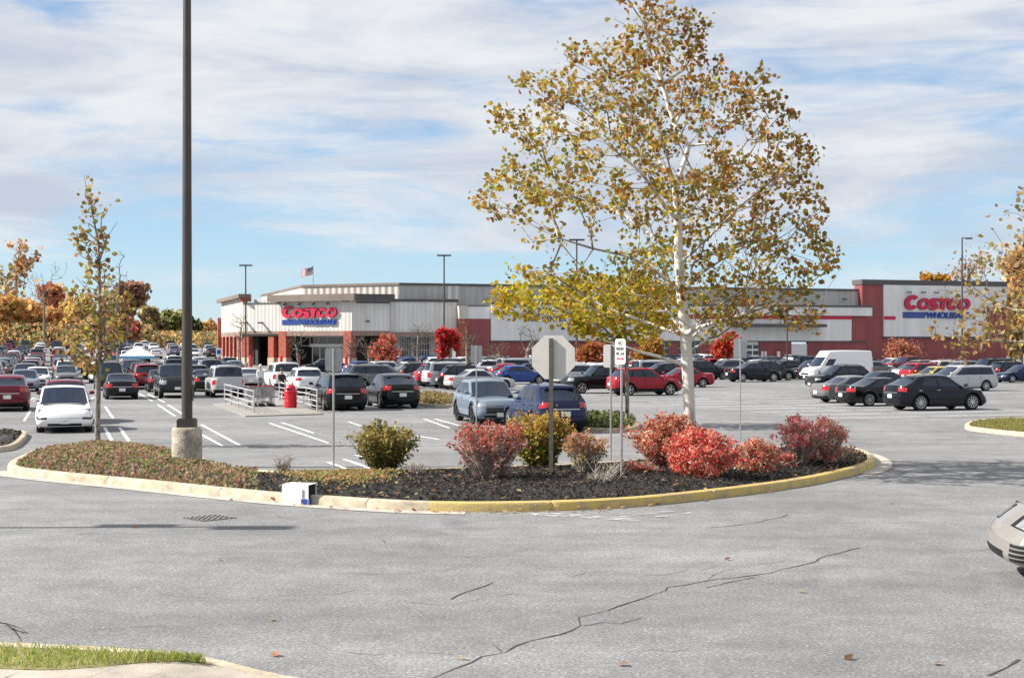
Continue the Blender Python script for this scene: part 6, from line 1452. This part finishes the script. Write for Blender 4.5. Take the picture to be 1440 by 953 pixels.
bush(1064, 676, 620, 33, 'low brownish red bush between the vivid red bush and the nose of the island', RB + [(.36, .2, .1), (.4, .28, .18)], 2700, .046, 70, GRYT, shape=[(0, .6), (.3, .9), (.6, 1), (.85, .8), (1, .4)])
bush(1124, 664, 586, 37, 'upright crimson bush near the right nose of the island', [(.68, .14, .17), (.62, .13, .14), (.60, .24, .2), (.66, .40, .36), (.5, .36, .3)], 2300, .048, 150, GRYT, shape=OVAL, dens=lambda h: 1 if h > .45 else .35)
bush(1158, 660, 592, 45, 'spreading red and brown bush at the right nose of the island', RB + [(.44, .24, .12), (.50, .16, .13), (.6, .42, .34)], 2500, .048, 170, GRYT, shape=[(0, .45), (.3, .8), (.6, 1), (.85, .95), (1, .5)])
bush(893, 677, 653, 34, 'low sprawling reddish shrub at the foot of the no parking sign', [(.36, .14, .1), (.3, .18, .12), (.42, .08, .06)], 1300, .04, 110, GRYT, shape=[(0, .9), (.5, 1), (1, .6)])
bush(1100, 668, 640, 22, 'small thin red shrub between the low brownish bush and the crimson bush', [(.36, .12, .1), (.42, .08, .06), (.3, .16, .12)], 800, .042, 60, GRYT, shape=[(0, .7), (.5, 1), (1, .6)])
for px, base, top, hw, lab in ((398, 677, 640, 12, 'bare little shrub with red berries left of the white box'), (584, 680, 650, 20, 'tuft of dry bare twigs between the green bush and the red topped bush'), (848, 692, 648, 34, 'bare grey twigs sprawling right of the stop sign post')):
    bush(px, base, top, hw, lab, [(.35, .08, .06), (.3, .2, .14)], 26, .03, 40, GRYT, shape=[(0, .4), (.6, .9), (1, 1)])

# ------------------------------------------------------------------ people
def person(pos, yaw, label, shirt, trousers, hair, pose='stand', skin=(.45, .27, .19), arm=(.25, .25)):
    """one skinned body; faces +x"""
    J = [(0, 0, .95), (0, 0, 1.12), (0, 0, 1.36), (.01, 0, 1.46), (.02, 0, 1.52), (.03, 0, 1.60), (.03, 0, 1.70)]; Rr = [(.15, .12), (.135, .11), (.155, .12), (.06, .06), (.052, .052), (.085, .075), (.085, .078)]; E = [(i, i + 1) for i in range(6)]
    for sg in (-1, 1):
        n = len(J); st = .16 if pose == 'walk' else .02
        J += [(0, sg * .09, .90), (st * sg * .6 + .02, sg * .10, .50), (st * sg - .02, sg * .10, .09), (st * sg + .13, sg * .115, .04)]; Rr += [(.105, .10), (.062, .06), (.042, .042), (.04, .03)]; E += [(0, n), (n, n + 1), (n + 1, n + 2), (n + 2, n + 3)]
        n = len(J); f = arm[0 if sg < 0 else 1]
        J += [(0, sg * .175, 1.38), (.03 + f * .2, sg * .22, 1.12), (.08 + f, sg * .2, 1.12 - .22 * (1 - f * 1.4)), (.13 + f * 1.15, sg * .19, 1.06 - .2 * (1 - f * 1.4))]; Rr += [(.068, .068), (.045, .045), (.035, .033), (.038, .022)]; E += [(2, n), (n, n + 1), (n + 1, n + 2), (n + 2, n + 3)]
        hx, hy, hz = J[-1]
        for k, (dy, ln) in enumerate(((-.03, .062), (-.01, .075), (.01, .07), (.03, .052), (-.055 * sg, .03))):
            m = len(J); J += [(hx + ln * .6, hy + dy, hz - .012), (hx + ln, hy + dy * 1.1, hz - .034)]; Rr += [(.0095, .0095), (.008, .008)]; E += [(n + 3, m), (m, m + 1)]
    me = bpy.data.meshes.new('person'); me.from_pydata(J, E, []); o = bpy.data.objects.new('person', me); COL.objects.link(o)
    sk = o.modifiers.new('skin', 'SKIN'); sb = o.modifiers.new('sub', 'SUBSURF'); sb.levels = sb.render_levels = 2
    for i, v in enumerate(me.skin_vertices[0].data): v.radius = Rr[i]; v.use_root = i == 0
    dg = bpy.context.evaluated_depsgraph_get(); m2 = bpy.data.meshes.new_from_object(o.evaluated_get(dg)); o.modifiers.clear(); o.data = m2
    m2.materials.clear()
    for nm, c in (('skin', skin), ('shirt', shirt), ('trousers', trousers), ('shoes', (.03, .03, .03))): m2.materials.append(mat('cloth_%s_%.2f_%.2f_%.2f' % (nm, *c), c, .8))
    for p in m2.polygons:
        c = p.center; p.use_smooth = True
        far = abs(c.y) > .112 and c.x > .06 + max(arm) * .9
        p.material_index = 3 if c.z < .1 else 2 if c.z < .93 and abs(c.y) < .2 and not (far and c.z > .7) else 0 if c.z > 1.44 or far else 1
    o.location = pos; o.rotation_euler = (0, 0, math.radians(yaw)); tag(o, label, 'person')
    b = MB()
    b.lathe([(.088, -.06), (.098, 0), (.09, .05), (.055, .085), (.001, .095)], 12, (.016, 0, 1.722)); b.build('hair', mat('hair_%.2f' % hair[0], hair, .7), o, smooth=True)
    b = MB(); b.box((.108, 0, 1.64), (.03, .03, .045)); b.build('nose', m2.materials[0], o)
    return o
def at(px, py): p = G(px, py); return (p.x, p.y, p.z)
person(at(396, 563), 108 - 180 + 20, 'person in dark clothes pushing carts inside the corral', (.02, .02, .022), (.03, .035, .05), (.06, .04, .03), arm=(.35, .35))
person(at(366, 551), 288, 'person in a white top and cap standing behind the left rail', (.7, .7, .7), (.2, .22, .25), (.75, .75, .75), arm=(.1, .1))
person(at(635, 543), 20, 'shopper in a tan jacket unloading a full shopping cart', (.25, .17, .10), (.05, .06, .09), (.10, .06, .03), arm=(.35, .35))
person(at(523, 532), 200, 'person in black walking past the blue hatchback', (.02, .02, .022), (.025, .025, .03), (.03, .02, .02), 'walk')
person(at(958, 507), 0, 'small distant figure in a pink top by the garage doors', (.5, .2, .25), (.1, .1, .15), (.05, .04, .03), 'walk') if False else None
p = G(642, 543); cart((p.x, p.y, p.z), 15, 'full shopping cart beside the shopper in the tan jacket', 'shopping carts out in the lot')
b = MB()
for k in range(5): b.box((-.25 + .17 * k, random.uniform(-.06, .06), .72), (.16, .26, random.uniform(.22, .36)), k % 2)
o = b.build('grocery_load', [mat('carton_a', (.6, .6, .62), .8), mat('carton_b', (.12, .3, .42), .7)]); o.location = p; o.rotation_euler = (0, 0, math.radians(15)); tag(o, 'boxes of groceries heaped in the full shopping cart', 'groceries')
dups = {k: v for k, v in LABELS.items() if len(v) > 1}
import collections; print(collections.Counter(o.get("group") for o in bpy.data.objects if o.get("label")))
print('DUPLICATE LABELS', dups); print('CARS', len(PLACED), 'OBJECTS', len(bpy.data.objects))
